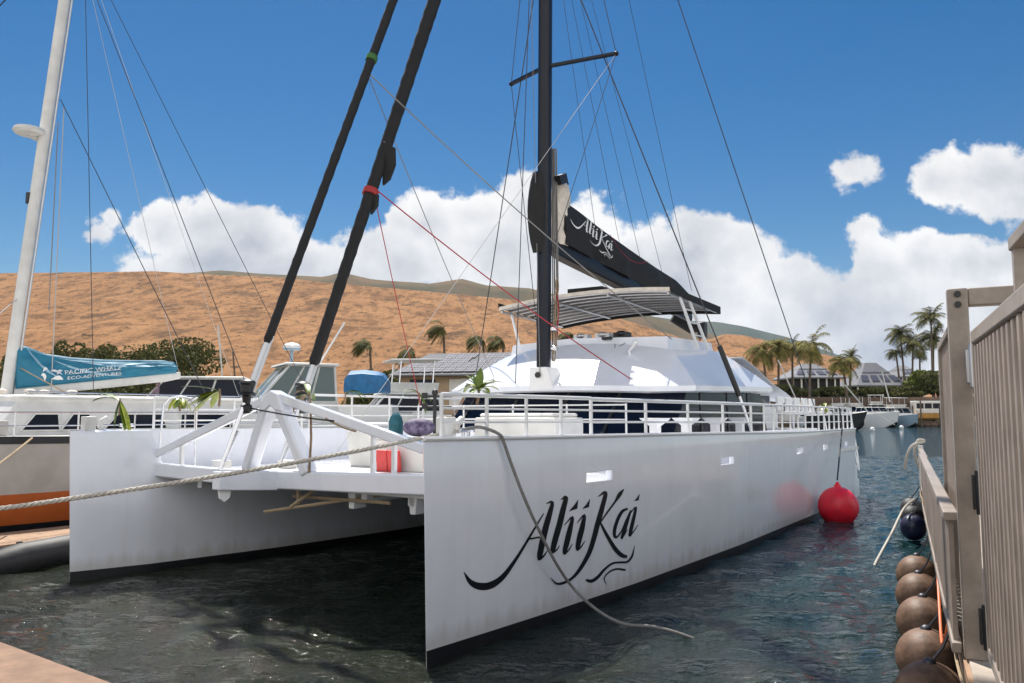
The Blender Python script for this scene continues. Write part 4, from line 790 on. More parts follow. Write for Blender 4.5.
t = thing('fishing_rod_rack', 'black upright rack with crossbars standing on the deck locker behind the purple bag', 'rack', bw(-.05, 4.3, 2.045)); t.scale = (.68, .68, .68)
m = MB(); m.tube([(0, 0, 0), (0, 0, 1.05)], .045, 8); m.lathe((0, 0, 0), [(.2, 0), (.2, .03), (.05, .05)], 12); m.ball((0, 0, 1.08), .08); m.build('post', blackp, t)
for z in (.72, .98):
    m = MB(); m.bar((-.3, 0, z), (.42, .05, z), .05, .05); m.box((-.25, 0, z + .02), (.14, .12, .14)); m.build('crossbar', blackp, t)

# red ball fender at the stern quarter
t = thing('buoy_fender', 'big round red ball fender hanging against the white hull near the stern', 'fender', bw(4.28, 13.3, .33))
m = MB(); m.ball((0, 0, 0), .44, (1, 1, 1.02), 28, 18); m.build('ball', redb, t)
m = MB(); m.lathe((0, 0, .45), [(.09, -.03), (.07, .03), (.04, .06), (.035, .1)], 12); m.build('eye', redb, t)
a = bw(4.28, 13.3, .93); bq = bw(3.9, 15.4, 2.1); c_ = bw(3.82, 15.6, 2.58)
m = MB(); m.tube([Vector(q) - bw(4.28, 13.3, .33) for q in (a, bq + Vector((.05, -.03, 0)), c_ + Vector((.03, -.02, 0)))], .018, 6); m.build('lanyard', blackp, t)

# mooring lines
def bwp(l): return bw(*l)
pts = [bw(3.42, .75, 2.25), bw(3.58, .8, 2.27)]
for px_, py_, off in ((499, 434, .05), (504, 443, .05), (511, 463, .06), (522, 492, .12), (536, 524, .14), (556, 563, .15), (575, 590, .16)):
    # hangs along the topsides
    x = 3.7
    d = ray(px_, py_); dl = Vector((d.dot(BV), d.dot(BU), d.z)); c = EYE - BO; cl_ = Vector((c.dot(BV), c.dot(BU), c.z))
    for _ in range(8):
        tt = (x - cl_.x) / dl.x; q = cl_ + dl * tt; x = hx(q.y, q.z) + off
    pts.append(bw(q.x, q.y, q.z))
pts += [at(600, 612, 9.2), at(625, 624, 9.05), at(655, 627, 9.0), at(690, 622, 9.0), at(730, 622, 9.1)]
pts[-1].z = -.25; pts[-2].z = -.02
def smooth(P, k=5):
    P = [Vector(p) for p in P]; Q = [2 * P[0] - P[1]] + P + [2 * P[-1] - P[-2]]; out = []
    for i in range(1, len(Q) - 2):
        a, b, c, d = Q[i - 1:i + 3]
        for s in range(k):
            t = s / k; out.append(.5 * ((2 * b) + (c - a) * t + (2 * a - 5 * b + 4 * c - d) * t * t + (3 * b - a - 3 * c + d) * t ** 3))
    return out + [P[-1]]
m = MB(); m.tube(smooth(pts), .018, 7); put(m, 'mooring_rope', ropeg, 'grey rope hanging from the bow down across the script lettering into the water', 'rope')
def braided(pts, r, name, m_, label, group=None, pitch=.16):
    P = [Vector(p) for p in pts]; M = MB(); L = [0]
    for a, b in zip(P, P[1:]): L.append(L[-1] + (b - a).length)
    def P_at(s):
        for i in range(len(P) - 1):
            if s <= L[i + 1]: return P[i].lerp(P[i + 1], (s - L[i]) / (L[i + 1] - L[i]))
        return P[-1]
    n = int(L[-1] / .03); tdir = (P[-1] - P[0]).normalized(); a = tdir.cross(Vector((0, 0, 1))).normalized(); u = a.cross(tdir)
    for k in range(3):
        M.tube([P_at(L[-1] * i / n) + (a * math.cos(6.283 * L[-1] * i / n / pitch + k * 2.094) + u * math.sin(6.283 * L[-1] * i / n / pitch + k * 2.094)) * r * .55 for i in range(n + 1)], r * .6, 5)
    return put(M, name, m_, label, 'rope', group)
braided(sag(bw(3.42, .75, 2.25), at(-420, 556, 6.4), .12, 24), .022, 'mooring_rope', ropew, 'thick white braided mooring rope stretched across the front of both bows')
m = MB(); m.tube(sag(bw(-6.9, 1.0, 1.98), at(-60, 502, 10.5), .05, 10), .02, 6); put(m, 'mooring_rope', ropet, 'thin tan mooring rope running down from the grey hull at left', 'rope')

# ------------------------------------------------------------------ tour catamaran at left (same axes as the white one)
tour = thing('tour_catamaran', 'grey and orange tour catamaran with blue sail cover on its boom', 'catamaran', BO, -TH)
m = MB(); rings = []
for y, w, zk, zd in ((-3.6, .04, .5, 2.12), (-3.0, .25, .25, 2.1), (-2, .6, 0, 2.06), (-.5, .9, -.2, 2.03), (1.5, 1.1, -.3, 2.0), (4, 1.2, -.3, 1.98), (9, 1.2, -.3, 1.95), (13, 1.1, -.2, 1.95)):
    xc = -8.1; f = .62 if y < 0 else .75
    if zk > -.1:
        sh = .5
    lev = [zk, zk + .05, max(.38, zk + .12), max(.95 - .05 * (y < -1), zk + .3), 1.5, zd - .14, zd - .13, zd, zd]
    off = [.02, .45, f, .86, .95, 1.0, 1.03, 1.03, .9]
    r = [(xc + w * o_, y, z) for o_, z in zip(off, lev)]
    r += [(xc - w * o_, y, z) for o_, z in zip(off[::-1], lev[::-1])]
    rings.append(r)
m.loft(rings); n = len(rings[0])
for i in range(len(rings) - 1):
    for j in range(n):
        jj = min(j, n - 2 - j)
        m.mi[i * n + j] = {0: 1, 1: 1, 2: 2, 3: 0, 4: 0, 5: 1, 6: 1}.get(jj, 3)
m.build('hull', [greyh, boot, orange, paint2], tour, sharp=30)
m = MB(); m.span((-15.5, 1.2, 1.2), (-7.3, 13, 1.9)); m.span((-15.5, -1, 1.75), (-7.2, 1.3, 1.93)); m.build('deck', paint2, tour, bevel=.03)
m = MB(); rings = []
for z, f, w0, w1, a in ((1.9, .7, -13.8, -7.95, 8.0), (2.45, 1.1, -13.6, -8.1, 7.8), (2.7, 1.3, -13.5, -8.2, 7.7), (2.76, 1.25, -13.55, -8.1, 7.8), (2.82, 1.5, -13.3, -8.35, 7.6)):
    rings.append([(w0, f, z), (w1, f, z), (w1, a, z), (w0, a, z)])
m.loft(rings); cab = m.build('cabin', paint2, tour, bevel=.04)
def wpane(pts, name='window'):
    m = MB(); m.prism(pts, (.012, 0, 0)); o = m.build(name, glass, cab); e = MB()
    q = [Vector(p) for p in pts]; c = sum(q, Vector()) / len(q)
    for i in range(len(q)): a, b = q[i] + (q[i] - c) * .03, q[(i + 1) % len(q)] + (q[(i + 1) % len(q)] - c) * .03; e.bar(a + Vector((.01, 0, 0)), b + Vector((.01, 0, 0)), .03, .03, side=(1, 0, 0))
    e.build('frame', paint2, o)
for y0, y1, s0, s1 in ((1.35, 2.0, .22, .0), (2.1, 2.62, .2, -.2), (3.0, 4.25, .25, -.08), (4.7, 5.9, .05, -.25)):
    X = lambda z: -7.945 - .15 * (z - 1.9) / .55
    wpane([(X(2.1), y0 - s0 * .3, 2.1), (X(2.1), y1 - s1, 2.1), (X(2.42), y1, 2.42), (X(2.42), y0 + s0, 2.42)])
m = MB(); m.tube([(-8.3, y, 2.86) for y in (1.5, 3, 5, 7)], .02, 6)
for y in (1.5, 3, 5, 7): m.tube([(-8.3, y, 2.8), (-8.3, y, 2.87)], .015, 5)
m.build('grab_rail', chrome, tour)
def trail(y0, y1, step, x, z0, zs):
    m = MB()
    for z in zs: m.tube([(x, y0, z), (x, y1, z)], .016, 6)
    o = m.build('railing', chrome, tour); y = y0
    while y <= y1 + .01: p = MB(); p.tube([(x, y, z0), (x, y, zs[-1])], .018, 6); p.build('rail_post', chrome, o); y += step
trail(-1.5, 8, 1.15, -7.15, 1.95, (2.2, 2.45))
for y0, dx, dz in ((.1, .45, .3), (-.2, .7, .18)):
    m = MB(); m.box((-7.7, y0 + .5, 2.0 + dz / 2), (.5, dx, dz), rz=.05); m.build('deck_locker', greyh if dz > .2 else paint, tour, bevel=.03)
MXX, MYY = -11.5, 2.45
m = MB(); rings = []
for z in (2.5, 6, 10, 15): rings.append([(MXX + .1 * math.cos(a), MYY + (z - 2.85) * .082 + .135 * math.sin(a), z) for a in [i * math.pi / 8 for i in range(16)]])
m.loft(rings); tm = m.build('mast', paint2, tour)
m = MB(); m.tube([(MXX + .06, MYY + .15, 2.8), (MXX + .06, MYY + .15 + 11 * .082, 13.8)], .03, 8); m.build('sail_track', alu, tm)
yr = MYY + (9.1 - 2.85) * .082; RZ = .5
m = MB(); m.lathe((MXX - .1, yr - .3, 9.2), [(.05, -.06), (.3, -.03), (.36, .03), (.33, .11), (.1, .17)], 18); m.bar((MXX - .1, yr - .1, 9.1), (MXX - .1, yr - .3, 9.15), .1, .08); m.build('radar', paint2, tm)
m = MB(); m.box((MXX - .05, yr - .24, 7.6), (.12, .12, .28)); m.build('steaming_light', blackp, tm, bevel=.02)
by = lambda t: MYY + .15 + 4.2 * t; bzz = lambda t: 2.93 + .56 * t
m = MB(); m.loft([[(MXX + a * .1, by(t), bzz(t) + b * h) for a, b in ((-1, -1), (1, -1), (1.2, 0), (1, 1), (-1, 1), (-1.2, 0))] for t, h in ((0, .1), (.4, .13), (.9, .13), (1, .09))]); m.build('boom', paint2, tour, bevel=.02)
m = MB(); rings = []; NT = 60
for i in range(NT + 1):
    t = .0 + i / NT * .96; H = lerp([(0, .98), (.04, 1.0), (.15, .78), (.3, .64), (.5, .52), (.7, .44), (.88, .38), (.96, .3)], t); y = by(t); z0 = bzz(t) + .08
    rr = []
    for k in range(13):
        f = k / 12; w = (.13 + .08 * math.sin(f * 3.0)) * (1 - .8 * f * f) + .02
        w += .028 * math.sin(9 * f + 16 * t + 2.2 * math.sin(7 * t)) * math.sin(3.14 * f) + .018 * math.sin(23 * f - 31 * t)*math.sin(3.14 * f)
        rr.append((MXX + w, y, z0 + H * f))
    rr += [(2 * MXX - a, b, c) for a, b, c in rr[::-1]]
    rings.append(rr)
m.loft(rings); tc_ = m.build('sail_cover', teal, tour, sharp=180)
def covx(t, f):
    w = (.13 + .08 * math.sin(f * 3.0)) * (1 - .8 * f * f) + .02
    w += .028 * math.sin(9 * f + 16 * t + 2.2 * math.sin(7 * t)) * math.sin(3.14 * f) + .018 * math.sin(23 * f - 31 * t)*math.sin(3.14 * f)
    H = lerp([(0, .98), (.04, 1.0), (.15, .78), (.3, .64), (.5, .52), (.7, .44), (.88, .38), (.96, .3)], t)
    return Vector((MXX + w, by(t), bzz(t) + .08 + H * f))
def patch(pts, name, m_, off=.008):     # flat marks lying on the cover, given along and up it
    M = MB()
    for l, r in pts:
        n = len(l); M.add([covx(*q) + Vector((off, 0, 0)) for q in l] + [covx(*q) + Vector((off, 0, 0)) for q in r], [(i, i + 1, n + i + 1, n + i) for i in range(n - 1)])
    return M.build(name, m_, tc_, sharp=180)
def ribbon(p, w):
    L, Rr = [], []
    for i in range(len(p)):
        a = p[max(i - 1, 0)]; b = p[min(i + 1, len(p) - 1)]; dx, dy = (b[0] - a[0]) * 6, b[1] - a[1]; q = math.hypot(dx, dy) + 1e-6; k = w * math.sin(math.pi * (i + .4) / (len(p) - .2)) + .003
        L.append((p[i][0] - dy / q * k / 6, p[i][1] + dx / q * k)); Rr.append((p[i][0] + dy / q * k / 6, p[i][1] - dx / q * k))
    return L, Rr
def rib(a, b, w, bend=0, n=16): return ribbon([(a[0] + (b[0] - a[0]) * i / n, a[1] + (b[1] - a[1]) * i / n + bend * math.sin(math.pi * i / n)) for i in range(n + 1)], w)
patch([rib((.05, .97), (.2, .28), .045, -.05), rib((.2, .8), (.6, .12), .05, -.06), rib((.22, .9), (.9, .8), .035, -.02), rib((.35, .82), (.95, .62), .07, -.06), rib((.45, .6), (.95, .9), .03, .04), rib((.02, .95), (.95, .97), .02)], 'cover_streak', tealpale)  # flat pale blue ribbons laid along the cover
def word(txt, t0, t1, f0, f1, name):
    cu = bpy.data.curves.new('w', 'FONT'); cu.body = txt; ob = bpy.data.objects.new('w', cu); COL.objects.link(ob)
    dg = bpy.context.evaluated_depsgraph_get(); dg.update(); me = ob.evaluated_get(dg).to_mesh(); v = [x.co.copy() for x in me.vertices]; f = [list(p.vertices) for p in me.polygons]
    bpy.data.objects.remove(ob); bpy.data.curves.remove(cu)
    xa, xb = min(p.x for p in v), max(p.x for p in v); ya, yb = min(p.y for p in v), max(p.y for p in v); M = MB()
    def tr(p):
        t = t0 + (t1 - t0) * (p.x - xa) / (xb - xa); H = lerp([(0, .98), (.04, 1.0), (.15, .78), (.3, .64), (.5, .52), (.7, .44)], t); z = f0 + (f1 - f0) * (p.y - ya) / (yb - ya)
        return covx(t, z / H) + Vector((.014, 0, 0))
    M.add([tr(p) for p in v], f); return M.build(name, lettw, tc_, sharp=180, fixn=False)
word('PACIFIC WHALE', .25, .585, .235, .335, 'cover_lettering'); word('ECO-ADVENTURES', .265, .585, .1, .175, 'cover_lettering')
patch([rib((.12, .3), (.145, .14), .05, .1), rib((.125, .42), (.15, .5), .04, .06), rib((.18, .2), (.24, .17), .07, .05), rib((.17, .46), (.23, .34), .04, .06), rib((.2, .34), (.24, .48), .04, .05), rib((.265, .345), (.58, .48), .008)], 'cover_emblem', lettw, .013)
def tline(a, b, r=.008, m_=wire, name='stay', drop=0): o = MB(); o.tube(sag(a, b, drop, 8) if drop else [a, b], r, 5); o.build(name, m_, tour)
MP = lambda z: Vector((MXX, MYY + (z - 2.85) * .082, z))
tline(MP(10.2) + Vector((.1, .2, 0)), (-8.2, 5.5, 2.8), .011); tline(MP(14.5), (-7.6, 6.6, 2.2), .011); tline(MP(14.8), (-8.3, 8.8, 2.8), .009); tline(MP(14.9), (-12.5, 9.5, 3.0), .006, wirel)
tline(MP(9.6) + Vector((.15, .2, 0)), (MXX + .2, MYY + .75, 4.9), .012, ropeg, 'halyard', 0); tline(MP(10) + Vector((.12, .3, 0)), (MXX + .2, MYY + .9, 2.9), .012, wirel, 'halyard'); tline(MP(14) + Vector((.1, .3, 0)), (MXX + 1.2, MYY + 1.4, 2.9), .009, wire, 'halyard')
tline(MP(14.9), (-8.0, -4, 2.4), .014, wire, 'forestay'); tline(MP(5.2), (-9.5, -1.0, 2.0), .012, wirel, 'jib_sheet'); tline((MXX + .15, MYY + .2, 3.5), (-8.8, 3.2, 2.5), .014, ropet, 'jib_sheet')
tline(MP(14.9), by(1) and (MXX, by(1), bzz(1) + .1), .007, wirel, 'topping_lift')
for k in range(4):
    m = MB(); m.ball((-9.0 + .3 * (k % 2), 1.3 + .42 * k, 2.88), .09, (1, 1.3, .6)); m.build('deck_fitting', cream, tour)

# pier between the boats, with its long black fender
pier = thing('finger_pier', 'low tan topped pier with dark sides between the two catamarans', 'pier', BO, -TH)
m = MB(); m.span((-6.6, -14, .28), (-5.15, 7, .36)); m.build('pier_top', dockt, pier, bevel=.01)
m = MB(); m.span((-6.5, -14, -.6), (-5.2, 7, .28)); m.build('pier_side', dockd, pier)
m = MB(); m.tube(sag((-5.13, -10, .33), (-5.13, 3, .33), .02, 20), .016, 6); m.build('edge_cable', wire, pier)
m = MB(); m.box((-5.12, .1, .34), (.06, .08, .09)); m.build('edge_clip', blackp, pier)
t = thing('pier_fender', 'long black sausage fender lying along the dark pier side at left', 'fender', bw(-4.9, -.15, .02), -TH)
m = MB(); m.tube([(0, -.62, -.1), (0, -.58, -.06), (0, -.5, -.02), (0, -.3, .04), (0, .2, .13), (0, .9, .17), (0, 1.6, .17), (0, 1.75, .17)], [.06, .13, .19, .235, .25, .25, .2, .06], 16); m.build('body', fendk, t)
m = MB(); m.tube([(-.02, -.64, -.1), (-.1, -.72, -.02), (-.2, -.75, .28)], .014, 6); m.build('lanyard', wirel, t)

# corner of the near dock, lower left
c0 = ong(0, 641, .8); c1 = ong(114, 683, .8); dd = (c1 - c0); dd.z = 0; dd.normalize(); nn = Vector((dd.y, -dd.x, 0))
if nn.y > 0: nn = -nn
A = c0 - dd * 9; B = c1 + dd * .02
near = thing('near_dock', 'tan corner of a wooden dock poking into the lower left', 'dock', (0, 0, 0))
m = MB(); m.prism([A, B, B + nn * 5, A + nn * 5], (0, 0, -.12)); m.build('dock_top', dockn, near, bevel=.012)
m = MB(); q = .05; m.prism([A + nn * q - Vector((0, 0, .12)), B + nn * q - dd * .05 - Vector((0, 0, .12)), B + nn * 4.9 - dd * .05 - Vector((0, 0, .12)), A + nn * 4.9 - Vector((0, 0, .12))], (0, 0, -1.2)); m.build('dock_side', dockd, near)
cl0 = at(-420, 556, 6.4)
m = MB(); m.tube([(cl0.x, cl0.y, .7), (cl0.x, cl0.y, cl0.z + .1)], .12, 12); o = put(m, 'mooring_post', dockd, 'dark round post on the near dock holding the thick white braided rope', 'post')

# ------------------------------------------------------------------ floating dock, gate and fences at right
ED = Vector((.4375, .8992, 0)); EN = Vector((.8992, -.4375, 0)); E0 = Vector((2.66, 4.8, 0)); DZ = .82
def ep(y, off=0, z=0):      # a point on the dock edge at distance y ahead, off metres inboard
    return E0 + ED * ((y - 4.8) / ED.y) + EN * off + Vector((0, 0, z))
AZ = -math.atan2(ED.x, ED.y)
dock = thing('floating_dock', 'pale floating dock along the right with a tan deck', 'dock')
m = MB(); m.prism([ep(-4, .03, DZ - .1), ep(17.6, .03, DZ - .1), ep(17.6, 2.6, DZ - .1), ep(-4, 2.6, DZ - .1)], (0, 0, .1)); m.build('deck', concr, dock, bevel=.01)
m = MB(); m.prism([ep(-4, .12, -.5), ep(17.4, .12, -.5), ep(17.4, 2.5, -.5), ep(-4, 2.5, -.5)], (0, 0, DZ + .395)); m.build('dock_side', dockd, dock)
m = MB(); m.prism([ep(-4, .0, DZ - .16), ep(17.65, .0, DZ - .16), ep(17.65, .03, DZ - .16), ep(-4, .03, DZ - .16)], (0, 0, .14)); m.build('rubbing_board', dockt, dock)
m = MB()
for k in range(16): m.prism([ep(5.6 + k * .1, .35, DZ + .004), ep(5.65 + k * .1, .35, DZ + .004), ep(5.65 + k * .1, .8, DZ + .004), ep(5.6 + k * .1, .8, DZ + .004)], (0, 0, .02))
m.build('deck_grate', paint2, dock)
m = MB(); P = [ep(3 + .5 * i, -.03 - .008 * math.sin(i * 1.7), DZ - .03 + .012 * math.sin(i * 2.3)) for i in range(30)]; m.tube(smooth(P, 3), .01, 7); put(m, 'dock_rope', ropet, 'tan rope strung along the outer edge of the right dock', 'rope')
m = MB(); P = [ep(7.9, -.05, .84), ep(7.5, -.06, .66), ep(7.1, -.07, .52), ep(6.85, -.07, .5), ep(6.7, -.05, .6), ep(6.66, -.02, .78)]; m.tube(smooth(P, 6), .013, 8); put(m, 'hose', orangehose, 'short orange hose hanging at the dock edge above the brown fenders', 'hose')
# low fence
def fence(name, label, y0, y1, z0, z1, off, slat, gap, post=.09, posts=True):
    t = thing(name, label, 'fence')
    m = MB()
    n = int((y1 - y0) / (slat + gap)); 
    for i in range(n):
        y = y0 + (i + .5) * (y1 - y0) / n; m.bar(ep(y, off, z0), ep(y, off, z1 - .03), .03, slat, side=tuple(ED))
    m.build('slats', fbrown2, t)
    m = MB(); m.bar(ep(y0 - .04, off, z1), ep(y1 + .04, off, z1), .09, .06); m.build('top_rail', fbrown, t, bevel=.008)
    m = MB(); m.bar(ep(y0 - .04, off, z0 + .04), ep(y1 + .04, off, z0 + .04), .06, .07); m.build('bottom_rail', fbrown, t, bevel=.008)
    return t
lf = fence('dock_fence', 'low taupe slatted fence running along the dock edge to its far end', 5.5, 13.6, DZ, 1.72, -.03, .1, .035)
for y in (8.4, 11.0, 13.6):
    m = MB(); m.bar(ep(y, -.01, DZ), ep(y, -.01, 1.74), .08, .08, side=tuple(ED)); m.build('fence_post', fbrown, lf, bevel=.008)
lf2 = fence('dock_fence', 'short far section of slatted fence with a rope looped over its end', 13.9, 17.2, DZ, 1.66, .02, .1, .04)
m = MB(); m.bar(ep(17.3, .02, DZ - .3), ep(17.3, .02, 1.75), .1, .1, side=tuple(ED)); m.build('fence_post', paint2, lf2, bevel=.01)
P = [ep(17.3, .0, 1.2), ep(17.25, -.1, 1.6), ep(17.25, -.02, 1.86), ep(17.3, .1, 1.84), ep(17.2, -.14, 1.75), ep(17.2, -.26, 1.5), ep(17.2, -.3, 1.25)]
m = MB(); m.tube(smooth(P, 5), .03, 7); put(m, 'rope_loop', ropew, 'pale rope looped over the end post of the far fence', 'rope')
# tall panel, gate post, gate
tf = fence('tall_fence', 'narrow tall taupe fence panel seen edge on beyond the gate post', 5.62, 7.9, DZ + .05, 3.06, .09, .07, .03)
m = MB(); m.bar(ep(7.95, .09, DZ), ep(7.95, .09, 3.12), .09, .09, side=tuple(ED)); m.build('fence_post', fbrown, tf, bevel=.008)
PO = .07
gp = thing('gate_post', 'tall taupe square gate post with a bolted arm at its top', 'post')
m = MB(); m.bar(ep(5.42, PO, DZ), ep(5.42, PO, 3.25), .125, .125, side=tuple(ED)); m.build('post', fbrown, gp, bevel=.01)
m = MB(); m.bar(ep(5.42, PO + .063, 3.19), ep(5.42, 2.3, 3.19), .11, .12); m.build('overhead_arm', fbrown, gp, bevel=.01)
for z in (3.21, 3.14):
    m = MB(); c = ep(5.42, PO, z) - ED * .06; m.tube([c, c - ED * .02], .022, 8); m.build('bolt', blackp, gp)
gate = thing('gate', 'big taupe gate of vertical bars at the right edge', 'gate')
G0, G1, GO = 5.2, 2.2, .16
m = MB(); n = 17
for i in range(n):
    y = G0 - .1 - (G0 - G1 - .1) * i / n; m.bar(ep(y, GO, DZ + .12), ep(y, GO, 2.84 - .02 * (G0 - y)), .055, .075, side=tuple(ED))
m.build('gate_bars', fbrown2, gate, bevel=.006)
m = MB(); m.bar(ep(G0 + .03, GO, 2.9), ep(G1, GO, 2.82), .075, .085); m.build('top_rail', fbrown, gate, bevel=.01)
m = MB(); m.bar(ep(G0 + .03, GO, DZ + .1), ep(G1, GO, DZ + .1), .07, .08); m.build('bottom_rail', fbrown, gate, bevel=.01)
m = MB(); m.bar(ep(G0, GO, DZ + .06), ep(G0, GO, 2.89), .07, .07, side=tuple(ED)); m.build('gate_stile', fbrown, gate, bevel=.01)
for z in (2.72, 1.9, 1.05):
    m = MB(); c = ep(5.3, .14, z); m.tube([c - Vector((0, 0, .14)), c + Vector((0, 0, .14))], .03, 10); m.box(c + Vector((.01, .02, 0)), (.09, .05, .22), rz=AZ); m.build('hinge', alu if z > 2 else blackp, gate, bevel=.004)
fp = thing('tube_arch', 'bent square frame tube rising above the gate at the right edge', 'frame')
m = MB(); m.bar(ep(4.75, .36, DZ), ep(4.75, .36, 3.38), .08, .08, side=tuple(ED)); m.build('upright', fbrown, fp, bevel=.01)
m = MB(); m.bar(ep(4.79, .345, 3.4), ep(3.2, .47, 3.46), .08, .08); m.build('arm', fbrown, fp, bevel=.01)

# fenders along the dock side
for k, (y, r, m_, lab) in enumerate(((18.4, .24, fendk, 'small black ball fender farthest along the dock side'), (16.9, .23, fendk, 'black ball fender second from the far end of the dock side'), (15.4, .23, fendn, 'dark navy ball fender below the looped rope, nearest of the dark ones'),
        (11.35, .28, fend, 'brown ball fender next to the dark ones, smallest of the brown row'), (10.1, .275, fend, 'brown ball fender between the smallest brown one and the middle one'), (8.8, .28, fend, 'middle brown ball fender of the row beside the orange hose'), (7.5, .275, fend, 'brown ball fender just in front of the orange hose, second nearest'), (6.5, .275, fend, 'nearest brown ball fender cut off by the bottom edge of the photo'))):
    zc = .32 - r * .55 + (.1 if k < 3 else 0); c = ep(y, -.2 + (.02 if k > 4 else 0), zc)
    t = thing('ball_fender', lab, 'fender', c, AZ, 'ball fenders along the dock side')
    m = MB(); m.ball((0, 0, 0), r, (.98, 1.08, 1.0), 24, 16); m.build('ball', m_, t)
    m = MB(); m.ball((0, 0, r * .96), .05, (1, 1, .9)); m.tube([(0, 0, r * .95), (.1, .02, r + .12), (.2, .03, DZ - c.z)], .012, 5); m.build('lashing', wire, t)
    if k in (2,):
        m = MB(); m.ball((0, 0, -.05), r * 1.012, (.98, 1.08, .93)); m.build('cover', fendn, t)
P = [ep(15.5, -.15, .8), ep(15.3, -.35, .62), ep(14.4, -.55, .3), ep(13.2, -.75, .05), ep(12.6, -.85, -.1)]
m = MB(); m.tube(smooth(P, 5), .022, 7); put(m, 'loose_rope', ropew, 'thin white rope trailing from the dark fenders into the water', 'rope')

# ------------------------------------------------------------------ trees and palms
def crown_mesh(M, blobs, n, size, rnd, mi=None):
    for _ in range(n):
        c, r = rnd.choice(blobs)
        while True:
            d = Vector((rnd.uniform(-1, 1), rnd.uniform(-1, 1), rnd.uniform(-1, 1)))
            if .3 < d.length < 1: break
        d = d.normalized() * (d.length ** .45); p = Vector(c) + Vector((d.x * r[0], d.y * r[1], d.z * r[2]))
        s = size * rnd.uniform(.5, 1.4); e = Euler((rnd.uniform(0, 6), rnd.uniform(0, 6), rnd.uniform(0, 6))).to_matrix()
        M.add([p + e @ Vector(q) * s for q in ((-.5, -.32, 0), (.1, -.5, .1), (.55, 0, .05), (.05, .5, -.1), (-.45, .3, .05))], [(0, 1, 2, 3, 4)], mi(p) if mi else 0)
def tree(name, label, cat_, loc, w, h, m_, seed, group=None, n=1500, leaf_=.4, trunk_h=.35, depth=None):
    rnd = random.Random(seed); t = thing(name, label, cat_, loc, 0, group); bl = []
    for k in range(10):
        a = rnd.uniform(0, 6.28); q = rnd.uniform(0, .75); zz = rnd.uniform(.35, .85)
        s = (1.15 - abs(zz - .5)) * rnd.uniform(.22, .36)
        bl.append(((math.cos(a) * q * w / 2, math.sin(a) * q * w / 2, zz * h), (w * s, w * s, h * s * .72)))
    M = MB(); crown_mesh(M, bl, n, leaf_, rnd); M.build('crown', m_, t, sharp=180, fixn=False)
    T = MB(); T.tube([(0, 0, -.3), (.05 * w, 0, h * .2), (0, .04 * w, h * .45)], [.05 * h, .035 * h, .02 * h], 8)
    for k in range(5):
        c = bl[k][0]; T.tube([(0, .02 * w, h * .22), (c[0] * .5, c[1] * .5, h * .42), c], [.028 * h, .016 * h, .006 * h], 6)
    T.build('trunk', bark, t); return t
def palm(label, loc, h, m_, seed, lean=(0, 0), fl=2.6, n=20, wind=(0, 0), group='palm trees on the far shore', droop=1.2, r=.17, wid=1):
    rnd = random.Random(seed); t = thing('palm_tree', label, 'palm tree', loc, 0, group)
    T = MB(); P = [Vector((lean[0] * (k / 8) ** 1.6, lean[1] * (k / 8) ** 1.6, h * k / 8 - (.4 if k == 0 else 0))) for k in range(9)]
    T.tube(P, [r * (1.35 - .55 * k / 8) * (1.25 if k == 0 else 1) for k in range(9)], 8); T.build('trunk', bark, t)
    M = MB(); top = P[-1]
    for i in range(n):
        a = 6.283 * i / n + rnd.uniform(-.25, .25); el = rnd.uniform(-.45, 1.25)
        d = Vector((math.cos(a) * math.cos(el) + wind[0], math.sin(a) * math.cos(el) + wind[1], math.sin(el))).normalized()
        L = fl * rnd.uniform(.8, 1.1); st = 12; p = top.copy(); w2 = Vector((wind[0], wind[1], 0)) * .16
        for k in range(st):
            dn = (d + Vector((0, 0, -droop / st * (1 + k / st))) + w2).normalized(); q = p + dn * (L / st); side = dn.cross(Vector((0, 0, 1)))
            side = side.normalized() if side.length > .1 else Vector((1, 0, 0)); ll = L * .24 * wid * math.sin(math.pi * (k + 1.2) / (st + 1.6)) ** .6
            for sg in (-1, 1):
                for hh in (0, .5):
                    b = p.lerp(q, hh); tip = b + side * sg * ll * rnd.uniform(.7, 1.05) + dn * ll * .55 - Vector((0, 0, ll * rnd.uniform(.25, .75)))
                    e = dn * (L / st) * .42
                    M.add([b, b + e, tip], [(0, 1, 2)], rnd.random() < .2)
            M.add([p + side * .025, p - side * .025, q - side * .02, q + side * .02], [(0, 1, 2, 3)])
            p = q; d = dn
    for k in range(10):      # dead skirt
        a = rnd.uniform(0, 6.28); b = top - Vector((0, 0, .1)); M.add([b, b + Vector((math.cos(a) * .3, math.sin(a) * .3, -.2)), b + Vector((math.cos(a + .4) * .5, math.sin(a + .4) * .5, -fl * .4))], [(0, 1, 2)], 1)
    M.build('crown', [m_, palml if m_ is not palml else leafo], t, sharp=180, fixn=False); return t
def gp_(px_, Y, z=1.15): q = at(px_, 415, Y); return (q.x, Y, z)
PH = lambda py, Y, z=1.15: at(512, py, Y).z - z
